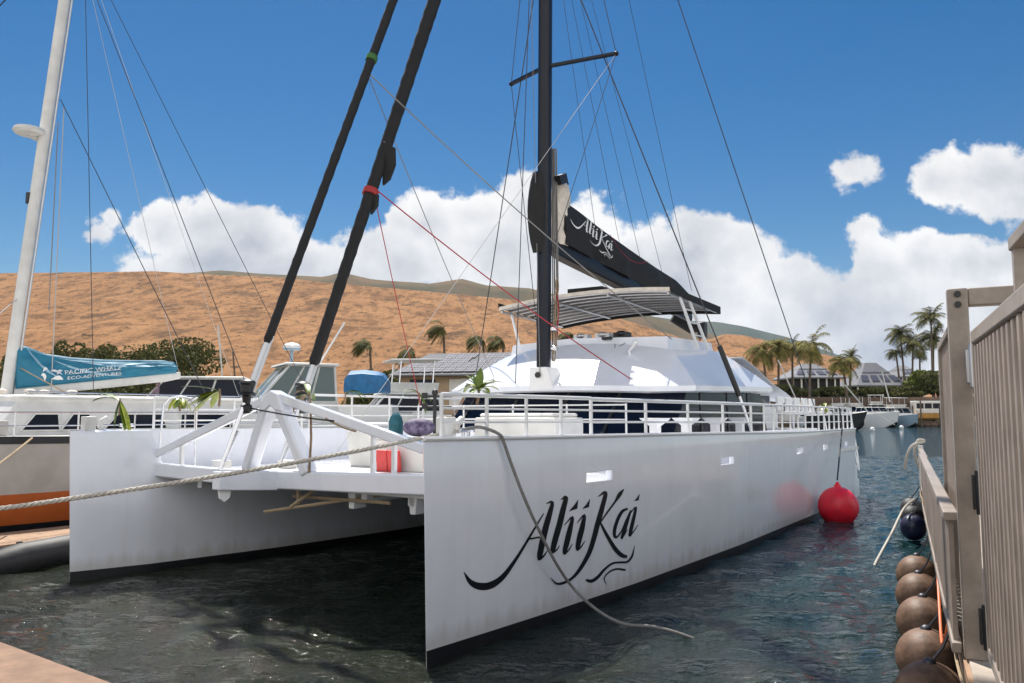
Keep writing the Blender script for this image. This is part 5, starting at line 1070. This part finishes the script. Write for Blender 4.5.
# wind blown palms at the foot of the hill
for px_, pyt, Y, lab, sd in ((372, 340, 118, 'thin wind blown palm tree behind the blue tarpaulin boat, leftmost on the slope', 1), (416, 347, 112, 'short wind blown palm tree rising just left of the solar roof middle', 2), (446, 323, 118, 'tallest wind blown palm tree standing over the solar roof', 3), (486, 335, 122, 'wind blown palm tree second right of the tallest one over the solar roof', 4), (506, 337, 122, 'small wind blown palm tree just left of the black mast', 5), (577, 331, 128, 'small palm top peeping over the cabin roof right of the mast', 6), (591, 333, 128, 'small palm top peeping over the cabin roof, right one of the pair', 7), (688, 343, 130, 'tiny palm top above the flybridge beside the bimini posts', 8)):
    palm(lab, gp_(px_, Y), PH(pyt + 5, Y), palmd, sd, lean=(-.5, 0), fl=3.1, n=24, wind=(-.85, .1), group='wind blown palms at the foot of the hill', droop=1.6, r=.19, wid=1.3)
# bushes and trees behind the tour boat
for px_, pyt, w, Y, m_, lab, sd, hh in ((165, 340, 13, 96, leafd, 'broad dark green tree beyond the end of the blue sail cover', 1, 0), (132, 352, 7, 100, leafo, 'rounded olive tree left of the broad dark tree', 2, 0), (102, 349, 7, 104, leafo, 'olive green tree above the middle of the blue sail cover', 3, 0), (54, 345, 3.6, 104, leafd, 'small dark tree above the left part of the blue sail cover', 4, 0), (74, 348, 4, 104, leafd, 'small dark tree right of the smallest one above the blue cover', 5, 0), (20, 352, 8, 100, leafo, 'olive tree partly behind the grey white mast at left', 6, 0), (190, 372, 6, 92, leafo, 'low olive bush at the right foot of the broad dark tree', 7, 0), (85, 375, 16, 84, leafd, 'dark hedge of shrubs below the blue sail cover boom', 8, 0), (140, 378, 14, 84, leafd, 'dark shrub mass below the outer end of the white boom', 9, 0), (392, 372, 6, 74, leafo, 'thin bare branched bush right of the blue tarpaulin', 10, 0), (375, 384, 5, 70, leafo, 'low bush at the left corner of the solar roof', 11, 0), (30, 380, 14, 84, leafd, 'dark shrub mass behind the grey mast foot', 12, 0)):
    tree('tree' if PH(pyt, Y) > 6 else 'shrub', lab, 'tree' if PH(pyt, Y) > 6 else 'shrub', gp_(px_, Y), w, PH(pyt, Y) * 1.06, m_, sd, 'trees behind the tour boat', n=6500 if w > 5 else 2200, leaf_=.26)

# ------------------------------------------------------------------ solar roofed building
def solar_house():
    Y = 66; a = at(392, 375, Y); b = at(520, 366, 78)
    t = thing('solar_building', 'low tan building with a roof covered in solar panels', 'building')
    p0 = Vector((at(388, 372, Y).x, Y, at(388, 374, Y).z)); d = Vector((1, -.2, 0)).normalized(); n = Vector((-d.y, d.x, 0)); L = 17; Wd = 7.5
    rise = 2.3; ez = at(388, 375, Y).z
    def q(u, v, z): return p0 + d * u + n * v + Vector((0, 0, z - p0.z))
    m = MB(); m.loft([[q(.8, .9, 1.1), q(L - .8, .9, 1.1), q(L - .8, 2 * Wd - .9, 1.1), q(.8, 2 * Wd - .9, 1.1)], [q(.8, .9, ez), q(L - .8, .9, ez), q(L - .8, 2 * Wd - .9, ez), q(.8, 2 * Wd - .9, ez)]]); m.build('wall', wallt, t)
    m = MB(); m.loft([[q(0, 0, ez - .12), q(L, 0, ez - .12), q(L, 2 * Wd, ez - .12), q(0, 2 * Wd, ez - .12)], [q(0, 0, ez), q(L, 0, ez), q(L, 2 * Wd, ez), q(0, 2 * Wd, ez)], [q(1.2, Wd - .1, ez + rise), q(L - .4, Wd - .1, ez + rise), q(L - .4, Wd + .1, ez + rise), q(1.2, Wd + .1, ez + rise)]]); rf = m.build('roof', roofm, t)
    # rows of panels lying on the near slope
    k = 0
    for i in range(17):
        for j in range(4):
            if (i in (5,) and j > 1) or (i < 2 and j > 2) or (i in (9, 10) and j == 3): continue
            u = .75 + i * .93 + .25 * j; v = .5 + j * 1.6
            if u > L - 1.2: continue
            z = lambda vv: ez + rise * vv / Wd + .07
            m = MB(); m.prism([q(u, v, z(v)), q(u + .84, v, z(v)), q(u + .84, v + 1.48, z(v + 1.48)), q(u, v + 1.48, z(v + 1.48))], (0, 0, .04))
            o = m.build('solar_panel', solar, rf)
            f = MB()
            for w0, w1 in ((u, u + .05), (u + .4, u + .44), (u + .79, u + .84)): f.prism([q(w0, v, z(v) + .045), q(w1, v, z(v) + .045), q(w1, v + 1.48, z(v + 1.48) + .045), q(w0, v + 1.48, z(v + 1.48) + .045)], (0, 0, .012))
            for v0, v1 in ((v, v + .08), (v + .7, v + .77), (v + 1.4, v + 1.48)): f.prism([q(u, v0, z(v0) + .06), q(u + .84, v0, z(v0) + .06), q(u + .84, v1, z(v1) + .06), q(u, v1, z(v1) + .06)], (0, 0, .012))
            MERGE.append((o, f))
    for u0, w, m_ in ((1.6, 2.2, glass), (5.0, 3.2, paint2), (9.4, 1.4, glass), (12, 2, paint2)):
        m = MB(); m.prism([q(u0, .86, 1.15 if m_ is paint2 else 1.9), q(u0 + w, .86, 1.15 if m_ is paint2 else 1.9), q(u0 + w, .86, ez - .35), q(u0, .86, ez - .35)], tuple(n * .03)); m.build('window' if m_ is glass else 'door', m_, t)
MERGE = []
# panels: one mesh each with its pale grid lines in a second slot
_b = MB.build
frame_ = mat('grey_panel_frame', (.32, .32, .34), .7, spec=.2)
def solar_build():
    solar_house()
    for o, f in MERGE:
        me = o.data; bm = bmesh.new(); bm.from_mesh(me); me.materials.append(frame_)
        vs = [bm.verts.new(v) for v in f.v]
        for q in f.f:
            fc = bm.faces.new([vs[i] for i in q]); fc.material_index = 1
        bmesh.ops.recalc_face_normals(bm, faces=bm.faces); bm.to_mesh(me); bm.free()
solar_build()
m = MB(); m.span((0, 0, 0), (9, .25, 1.9)); o = put(m, 'boundary_wall', wallt, 'plain tan wall between the blue tarpaulin and the solar building', 'wall'); q_ = at(362, 400, 60); o.location = (q_.x, 60, 1.1)

# ------------------------------------------------------------------ motor boats
def motor_boat(name, label, cat_, loc, rz, L, W, H, hullm, kind, group=None, stripe=None):
    """bow towards -y of its own axes"""
    t = thing(name, label, cat_, loc, rz, group); m = MB(); rings = []
    for f, w, zk, zd in ((0, .03, .35, 1.25), (.06, .35, .12, 1.2), (.16, .66, -.1, 1.13), (.35, .92, -.3, 1.05), (.6, 1, -.3, 1.0), (1, .95, -.25, .98)):
        y = L * f; hw = W / 2 * w
        rings.append([(0, y, zk * H), (hw * .7, y, (zk + .12) * H), (hw * .93, y, (.55 + .1 * (1 - f)) * H), (hw, y + (-.06 * L * (1 - f) ** 6), zd * H), (hw * .86, y + (-.05 * L * (1 - f) ** 6), (zd + .015) * H), (0, y, (zd + .03) * H), (-hw * .86, y + (-.05 * L * (1 - f) ** 6), (zd + .015) * H), (-hw, y + (-.06 * L * (1 - f) ** 6), zd * H), (-hw * .93, y, (.55 + .1 * (1 - f)) * H), (-hw * .7, y, (zk + .12) * H)])
    m.loft(rings)
    n = 10
    for i in range(5):
        for j in range(n): m.mi[i * n + j] = 1 if j in (0, 9) else (2 if j in (3, 4, 5, 6) else 0)
    m.build('hull', [hullm, boot, paint2], t, sharp=30)
    if kind == 'tender': return t
    c0, c1 = (.34, .8); z0 = H * 1.04; ch = H * (.75 if kind != 'low' else .5); cw = W * .4
    if kind == 'pilot': c0, c1, ch, cw = .22, .7, H * 1.15, W * .42
    m = MB(); y0, y1 = L * c0, L * c1
    m.loft([[(-cw, y0, z0 - .1), (cw, y0, z0 - .1), (cw, y1, z0 - .1), (-cw, y1, z0 - .1)], [(-cw * .96, y0 + ch * .25, z0 + ch * .35), (cw * .96, y0 + ch * .25, z0 + ch * .35), (cw * .96, y1, z0 + ch * .35), (-cw * .96, y1, z0 + ch * .35)]]); cb = m.build('cabin', paint2, t, bevel=.03)
    gl = MB(); r0 = [(-cw * .95, y0 + ch * .3, z0 + ch * .35), (cw * .95, y0 + ch * .3, z0 + ch * .35), (cw * .95, y1 - .1, z0 + ch * .35), (-cw * .95, y1 - .1, z0 + ch * .35)]
    r1 = [(-cw * .8, y0 + ch * .85, z0 + ch), (cw * .8, y0 + ch * .85, z0 + ch), (cw * .8, y1 - .15, z0 + ch), (-cw * .8, y1 - .15, z0 + ch)]
    gl.loft([r0, r1]); w = gl.build('windscreen', glassg if kind == 'pilot' else glass, t)
    f = MB()
    for a, b in zip(r0, r1): f.bar(a, b, .09, .09)
    mid0 = lambda i, k: Vector(r0[i]).lerp(Vector(r0[(i + 1) % 4]), k); mid1 = lambda i, k: Vector(r1[i]).lerp(Vector(r1[(i + 1) % 4]), k)
    for i in range(4): f.bar(r0[i], r0[(i + 1) % 4], .07, .07); f.bar(r1[i], r1[(i + 1) % 4], .07, .07)
    for i, ks in ((0, (.5,)), (1, (.33, .66)), (3, (.33, .66))):
        for k in ks: f.bar(mid0(i, k), mid1(i, k), .07, .07)
    f.build('window_frame', paint2, w)
    m = MB(); ov = .2; m.loft([[(a + math.copysign(ov, a), b + (-ov * 1.4 if i < 2 else ov), z0 + ch + .02) for i, (a, b, c) in enumerate(r1)], [(a + math.copysign(ov * .7, a), b + (-ov if i < 2 else ov * .7), z0 + ch + .12) for i, (a, b, c) in enumerate(r1)]]); m.build('roof', paint2, t, bevel=.02)
    if kind in ('fly', 'fish'):
        zf = z0 + ch + .12
        m = MB(); m.loft([[(-cw * .7, y0 + ch * 1.2, zf), (cw * .7, y0 + ch * 1.2, zf), (cw * .7, y1 - .2, zf), (-cw * .7, y1 - .2, zf)], [(-cw * .78, y0 + ch * .95, zf + .6), (cw * .78, y0 + ch * .95, zf + .6), (cw * .78, y1 - .1, zf + .6), (-cw * .78, y1 - .1, zf + .6)]]); m.build('flybridge', paint2, t, bevel=.03)
        for sx in (-1, 1):
            for yy in (y0 + ch * 1.4, y1 - .5): m = MB(); m.tube([(sx * cw * .75, yy, zf + .5), (sx * cw * .75, yy + .1, zf + 1.9)], .04, 6); m.build('canopy_post', chrome, t)
        m = MB(); m.box((0, (y0 + ch * 1.4 + y1 - .5) / 2, zf + 1.95), (cw * 1.8, y1 - y0 - ch * 1.0, .1), rx=.03); m.build('canopy', blackc if kind == 'fly' else paint2, t, bevel=.03)
    rl = MB(); rp = [(s * W / 2 * .86 * k, L * f2, H * zd + .55) for s, f2, k, zd in ((-1, .62, 1, 1), (-1, .35, .92, 1.05), (-1, .16, .66, 1.13), (-1, .03, .22, 1.24), (1, .03, .22, 1.24), (1, .16, .66, 1.13), (1, .35, .92, 1.05), (1, .62, 1, 1))]
    rl.tube(smooth(rp, 3), .025, 6)
    for p_ in rp: rl.tube([p_, (p_[0], p_[1], p_[2] - .6)], .02, 5)
    rl.build('bow_rail', chrome, t); return t
def bpos(px_, Y): q = at(px_, 415, Y); return (q.x, Y, 0)
# across the harbour
D = 152; HB = 'boats moored across the harbour'
motor_boat('cabin_cruiser', 'white sport cruiser with dark canvas top moored right of the black hull', 'boat', bpos(897, D), R(14), 12, 4.8, 2.5, paint, 'low', HB)
b1 = motor_boat('fishing_boat', 'pale blue grey fishing boat with a flybridge, rightmost of the moored row', 'boat', bpos(916, D + 2), R(6), 10, 4.4, 2.1, bluep, 'fish', HB)
motor_boat('cabin_cruiser', 'white cabin boat with long white hardtop behind the black hulled boat', 'boat', bpos(845, D + 6), R(-35), 13, 4.4, 2.3, paint, 'fly', HB)
motor_boat('cabin_cruiser', 'white cruiser with dark windows between the hardtop boat and the black hull', 'boat', bpos(872, D + 7), R(28), 11, 4.2, 2.3, paint, 'fly', HB)
motor_boat('sailing_hull', 'black hulled boat with grey deck just right of the catamaran stern', 'boat', bpos(864, D - 26), R(60), 8.5, 3.6, 2.35, boot, 'tender', HB)
motor_boat('launch', 'small white launch with tan canopy seen past the silver awning', 'boat', bpos(806, D + 4), R(-20), 8, 3.2, 1.7, paint, 'low', HB)
for px_, Y, lab in ((866, D - 29, 'white ball buoy floating below the black hull'), (895, D - 8, 'small white mooring ball below the white sport cruiser')):
    m = MB(); m.ball((0, 0, 0), .38, n=12, m=8); o = put(m, 'mooring_buoy', paint, lab, 'buoy', 'white mooring balls'); o.location = bpos(px_ + 6, Y); o.location.z = .2
m = MB(); m.tube([at(873, 411, D - 5), at(895, 425, D - 9)], .05, 5); put(m, 'mooring_rope', ropew, 'pale mooring rope from the white sport cruiser to its ball', 'rope')
t = thing('sun_canopy', 'tan canopy on posts above the dock past the silver awning', 'canopy', bpos(800, D + 10)); t.location.z = 1.6
m = MB(); m.loft([[(-2.6, -1.6, 2.4), (2.6, -1.6, 2.4), (2.6, 1.6, 2.4), (-2.6, 1.6, 2.4)], [(-.8, -.4, 3.3), (.8, -.4, 3.3), (.8, .4, 3.3), (-.8, .4, 3.3)]]); m.build('canopy', tanc, t)
for sx in (-2.4, 2.4):
    for sy in (-1.4, 1.4): m = MB(); m.tube([(sx, sy, -.5), (sx, sy, 2.45)], .07, 6); m.build('post', paint2, t)
for px0, py0, px1, py1, Y, lab in ((778, 360, 802, 412, 140, 'leaning white spar between the palms and the silver awning'), (845, 385, 868, 412, 146, 'leaning white mast over the hardtop boats'), (882, 372, 890, 402, 156, 'thin white outrigger pole over the white sport cruiser'), (218, 325, 224, 395, 70, 'thin grey mast standing against the hill left of the forestays'), (233, 352, 236, 396, 66, 'dark thin pole right of the grey mast on the hill foot')):
    m = MB(); m.tube([at(px0, py0, Y), at(px1, py1, Y)], .11 if Y > 100 else .07, 6); put(m, 'spar', paint2 if 'dark' not in lab else bark, lab, 'spar')
# behind the tour boat
motor_boat('cabin_cruiser', 'white cabin cruiser with raked windows behind the tour catamaran', 'boat', (at(52, 415, 38).x, 38, 0), R(-78), 11, 3.8, 2.3, paint, 'cab', 'cruisers behind the catamarans')
t2 = motor_boat('pilot_boat', 'white pilot house boat with tinted windows and a radar dome', 'boat', (at(186, 415, 33).x, 33, 0), R(-62), 8.5, 3.6, 2.05, paint, 'pilot', 'cruisers behind the catamarans')
m = MB(); m.tube([(.1, 4.2, 4.4), (.1, 4.2, 5.2)], .07, 8); m.lathe((.1, 4.2, 5.2), [(.1, 0), (.36, .03), (.38, .1)], 16); m.build('radar_mast', bluep, t2)
m = MB(); m.lathe((.1, 4.2, 5.3), [(.38, 0), (.37, .12), (.25, .22), (.08, .25)], 16); m.build('radar_dome', paint, t2)
m = MB(); m.tube([(-.5, 5.4, 4.4), (-.1, 6.6, 6.6)], .045, 6); m.build('antenna', paint, t2)
m = MB(); a = at(333, 415, 40)
rings = []
for i, (x, hh) in enumerate(((0, .75), (.25, .95), (1.4, 1.02), (2.6, .94), (3.1, .85), (3.35, .6))): rings.append([(x, y, 2.05 + hh * zz + .05 * math.sin(5 * x + 3 * y)) for y, zz in ((-.9, 0), (-.95, .5), (-.8, .95), (0, 1.1), (.8, .95), (.95, .5), (.9, 0))])
m.loft(rings); o = put(m, 'tarpaulin', tarpb, 'bright blue tarpaulin cover stretched over a boat left of the solar roof', 'tarpaulin'); o.location = (a.x + .7, 40, 1.45); o.scale = (.6, 1, 1)
m = MB(); m.loft([[(-1.0 * w, y, z) for w, z in ((-1, 0), (-1.1, 2.3), (1.1, 2.3), (1, 0))] for y in (0, 3.6)]); o = put(m, 'covered_boat', paint, 'white boat hull below the blue tarpaulin', 'boat'); o.location = (a.x + 3.1, 40, .6); o.rotation_euler = (0, 0, R(90))

# person leaning by the windscreen of the white cruiser
def person():
    t = thing('person', 'person in a pale hat, mauve shirt and navy shorts by the cruiser windscreen', 'person', (at(154, 415, 36.4).x, 36.4, 2.15))
    me = bpy.data.meshes.new('body'); J = [((0, 0, .92), .15), ((.03, 0, 1.12), .135), ((.09, 0, 1.38), .16), ((.13, 0, 1.52), .06), ((.15, 0, 1.6), .095), ((.16, 0, 1.72), .09), ((-.02, -.1, .5), .075), ((.0, -.1, .06), .05), ((-.02, .1, .5), .075), ((.02, .1, .06), .05), ((.08, -.2, 1.38), .055), ((-.08, -.24, 1.14), .042), ((-.26, -.2, 1.05), .034), ((.08, .2, 1.38), .055), ((-.06, .24, 1.14), .042), ((-.24, .2, 1.05), .034), ((-.08, -.1, .04), .045), ((-.06, .1, .04), .045)]
    E = [(0, 1), (1, 2), (2, 3), (3, 4), (4, 5), (0, 6), (6, 7), (0, 8), (8, 9), (2, 10), (10, 11), (11, 12), (2, 13), (13, 14), (14, 15), (7, 16), (9, 17)]
    me.from_pydata([j[0] for j in J], E, []); o = bpy.data.objects.new('body', me); COL.objects.link(o); o.parent = t; me.materials.append(shirt)
    md = o.modifiers.new('skin', 'SKIN'); sv = me.skin_vertices[0].data
    for i, j in enumerate(J): sv[i].radius = (j[1], j[1])
    sv[0].use_root = True; o.modifiers.new('sub', 'SUBSURF').levels = 1
    m = MB(); m.lathe((.16, 0, 1.74), [(.26, 0), (.26, .02), (.12, .04), (.11, .13), (.04, .16)], 14); m.build('hat', cream, t)
    m = MB(); m.ball((.1, 0, 1.63), .09, (.7, .95, 1.1)); m.build('face', skin, t)
    m = MB(); m.loft([[(.17 * math.cos(a) + .0, .2 * math.sin(a), z) for a in [i * math.pi / 6 for i in range(12)]] for z in (.55, .75, 1.0)]); m.build('shorts', shorts, t)
person()

# ------------------------------------------------------------------ far shore
m = MB(); m.span((-60, 0, -1), (400, 1.2, 6.2)); o = put(m, 'seawall', seaw, 'long brown stone seawall behind the moored boats', 'wall'); o.location = (at(790, 415, 171).x + 52, 171, 0)
lawn = mat('hedge_and_lawn', (.08, .09, .03), .9, col2=(.16, .14, .06), noise_scale=.5, bump=.8, bump_scale=2)
m = MB(); m.add([(-8, 1.2, 6.15), (400, 1.2, 6.15), (400, 60, 7.2), (-8, 60, 7.2)], [(0, 1, 2, 3)]); o = m.build('grass_bank', lawn, None, fixn=False); struct(o); o.location = (at(790, 415, 171).x, 171, 0)
def pavilion(label, px0, px1, pye, pyr, Y, dark, rows=1):
    x0, x1 = at(px0, 415, Y).x, at(px1, 415, Y).x; ze, zr = at(512, pye, Y).z, at(512, pyr, Y).z; w = x1 - x0; d = 16
    t = thing('pavilion', label, 'building', ((x0 + x1) / 2, Y, 0))
    m = MB(); m.loft([[(-w * .42, 1.5, 5.5), (w * .42, 1.5, 5.5), (w * .42, d - 2, 5.5), (-w * .42, d - 2, 5.5)], [(-w * .42, 1.5, ze), (w * .42, 1.5, ze), (w * .42, d - 2, ze), (-w * .42, d - 2, ze)]]); m.build('wall', walld, t)
    zm = ze + (zr - ze) * .5
    m = MB(); R0 = lambda k, z, y0, y1: [(-w / 2 * k, y0, z), (w / 2 * k, y0, z), (w / 2 * k, y1, z), (-w / 2 * k, y1, z)]
    m.loft([R0(1, ze - .35, 0, d), R0(1.0, ze, 0, d), R0(.55, zm, 4, d - 4), R0(.5, zm + .5, 4.3, d - 4.3), R0(.22, zr, 7, d - 7)]); rf = m.build('roof', roofl, t, sharp=15)
    for k in (-.3, -.1, .1, .3):
        m = MB(); z0, z1 = ze + (zm - ze) * .3, ze + (zm - ze) * .82; m.prism([(w * k - w * .07, .3 * 4 - .12, z0 + .08), (w * k + w * .07, .3 * 4 - .12, z0 + .08), (w * k * .85 + w * .06, .82 * 4 - .12, z1 + .08), (w * k * .85 - w * .06, .82 * 4 - .12, z1 + .08)], (0, 0, .08)); m.build('skylight', solar, rf)
    for k in range(7):
        m = MB(); m.tube([(-w * .46 + w * .92 * k / 6, .7, 5.5), (-w * .46 + w * .92 * k / 6, .7, ze)], .22, 7); m.build('column', paint2, t)
    return t
pavilion('pale hip roofed pavilion with skylights above the moored boats', 858, 912, 385, 361, 205, True)
pavilion('long pale roofed building behind the palm cluster', 793, 848, 377, 362, 206, True)
pavilion('small far pale roof right of the hip roofed pavilion', 905, 928, 376, 364, 235, True)
for px_, pyt, w, Y, m_, lab, sd in ((922, 372, 7, 186, leafl, 'light green round tree right of the pavilion', 21), (938, 372, 8, 184, leafd, 'dark green tree between the light tree and the fence', 22), (772, 385, 9, 182, leafd, 'dark green shrubs below the left palm cluster', 23), (840, 388, 9, 186, leafd, 'dark shrub in front of the long pale roofed building', 24), (905, 386, 8, 186, leafo, 'low olive shrub in front of the pavilion end', 25), (870, 388, 7, 186, leafd, 'dark shrub left in front of the hip roofed pavilion', 26), (962, 378, 10, 182, leafd, 'dark green tree seen through the gap beside the gate post', 27), (800, 389, 10, 184, leafd, 'dark shrub below the tall palm with the widest crown', 28)):
    zb = 6.2; tree('tree' if 'tree' in lab else 'shrub', lab, 'tree' if 'tree' in lab else 'shrub', gp_(px_, Y, zb), w, max(2.5, PH(pyt, Y, zb)) * 1.05, m_, sd, 'greenery on the far shore', n=3500, leaf_=.5)
for px_, pyt, Y, lean, fl, m_, lab, sd in ((766, 352, 178, -.8, 4.6, palml, 'leafy palm leftmost of the cluster past the silver awning', 31), (780, 347, 180, .4, 4.8, palml, 'leafy palm second from left in the cluster past the silver awning', 32), (794, 345, 186, .3, 3.8, palml, 'slim palm between the leafy pair and the widest palm', 33), (812, 345, 176, .9, 5.4, palml, 'tall palm with the widest drooping crown past the silver awning', 34), (846, 364, 176, -.8, 4.6, palml, 'short yellow green palm in front of the long pale roof', 35), (852, 357, 190, .6, 3.2, palmd, 'dark small palm just behind the short yellow green one', 36),
        (905, 333, 204, -.6, 4.4, palmd, 'tall dark palm standing left above the light green tree', 37), (915, 343, 200, .8, 4.4, palmd, 'dark palm in the middle above the light green tree', 38), (900, 352, 208, -.8, 3.2, palmd, 'small wind blown palm at the left of the tall dark palms', 39), (935, 318, 196, .3, 4.8, palmd, 'tallest palm whose top touches the fence edge', 40), (936, 338, 199, .6, 4.6, palmd, 'palm directly below the tallest one beside the fence', 41), (922, 353, 212, .4, 2.8, palmd, 'tiny far palm between the middle dark palm and the fence', 42)):
    palm(lab, gp_(px_ - lean * 2, Y, 6), PH(pyt, Y, 6), m_, sd, lean=(lean, 0), fl=fl, n=34, wind=(-.12, 0), droop=1.5 if m_ is palml else 1.2, r=.24, wid=1.35)
# quay with vehicles
m = MB(); m.span((0, 167.4, .5), (120, 170.9, 2.25)); o = m.build('quay_road', concr); struct(o); o.location.x = at(908, 415, 168).x
motor_boat('cabin_cruiser', 'small white boat with a dark canopy at the left end of the moored row', 'boat', bpos(818, D + 9), R(20), 10, 3.8, 2.4, paint, 'fly', HB)
motor_boat('cabin_cruiser', 'white boat with low cabin half hidden by the stern rail', 'boat', bpos(832, D - 4), R(-10), 9, 3.6, 2.2, paint, 'low', HB)
motor_boat('fishing_boat', 'white fishing boat with tall canopy between the black hull and the sport cruiser', 'boat', bpos(884, D + 9), R(-12), 10, 3.9, 2.5, paint, 'fish', HB)
motor_boat('fishing_boat', 'white flybridge boat moored behind the radar dome boat', 'boat', (at(300, 415, 46).x, 46, 0), R(-70), 10, 3.8, 2.0, paint, 'fish', 'cruisers behind the catamarans')
t = thing('bus', 'white bus with dark windows parked on the quay behind the fence', 'bus', (at(937, 415, 168.3).x, 168.3, 2.25))
m = MB(); m.span((-4.5, 0, .5), (4.5, 2.3, 3.1)); m.build('body', paint2, t, bevel=.15)
for k in range(5): m = MB(); m.span((-4.2 + 1.72 * k, -.012, 1.5), (-2.72 + 1.72 * k, .02, 2.6)); m.build('window', glass, t)
for x in (-3, 3):
    for y in (.1, 2.2): m = MB(); m.tube([(x, y - .1, .48), (x, y + .1, .48)], .48, 14); m.build('wheel', blackp, t)
t = thing('trailer_boat', 'orange and yellow hull standing on the quay edge near the fence', 'boat', (at(925, 415, 166.2).x, 166.2, 1.16))
m = MB(); m.loft([[(x, y * w, z) for y, z in ((-.9, 1.6), (-.75, .6), (0, .25), (.75, .6), (.9, 1.6))] for x, w in ((-4, .9), (-1, 1), (2.5, .85), (4.2, .1))]); m.build('hull', yellowo, t)
m = MB(); m.span((-2, -.4, 1.6), (.5, .4, 2.3)); m.build('console', paint2, t, bevel=.05)
for x in (-2.5, 1.8): m = MB(); m.span((x, -.8, 0), (x + .3, .8, .5)); m.build('cradle', bark, t)
for k, px_ in enumerate((913, 921, 940)):
    m = MB(); m.lathe((0, 0, 0), [(.16, -2.5), (.16, 4.2 + k % 2), (.1, 4.4 + k % 2)], 8); o = put(m, 'dock_pile', bark, ['dark pile left of the orange hull', 'dark pile in front of the orange hull', 'dark pile at the fence side of the orange hull'][k], 'pile', 'piles along the far quay'); o.location = bpos(px_, 164.5)
rnd = random.Random(4)
for k in range(4):
    m = MB(); rr = .5 + .2 * (k % 3)
    o_ = MB(); o_.ball((0, 0, 0), rr, (1.3, 1, .75), 9, 6); o_.v = [tuple(Vector(v) * (1 + .22 * noise.noise(Vector(v) * 2 + Vector((k, 0, 0))))) for v in o_.v]
    o = put(o_, 'boulder', seaw, 'brown boulder at the waterline below the orange hull', 'boulder', 'boulders at the quay foot', sharp=15); o.location = bpos(920 + 6 * k, 165.3); o.location.z = .35
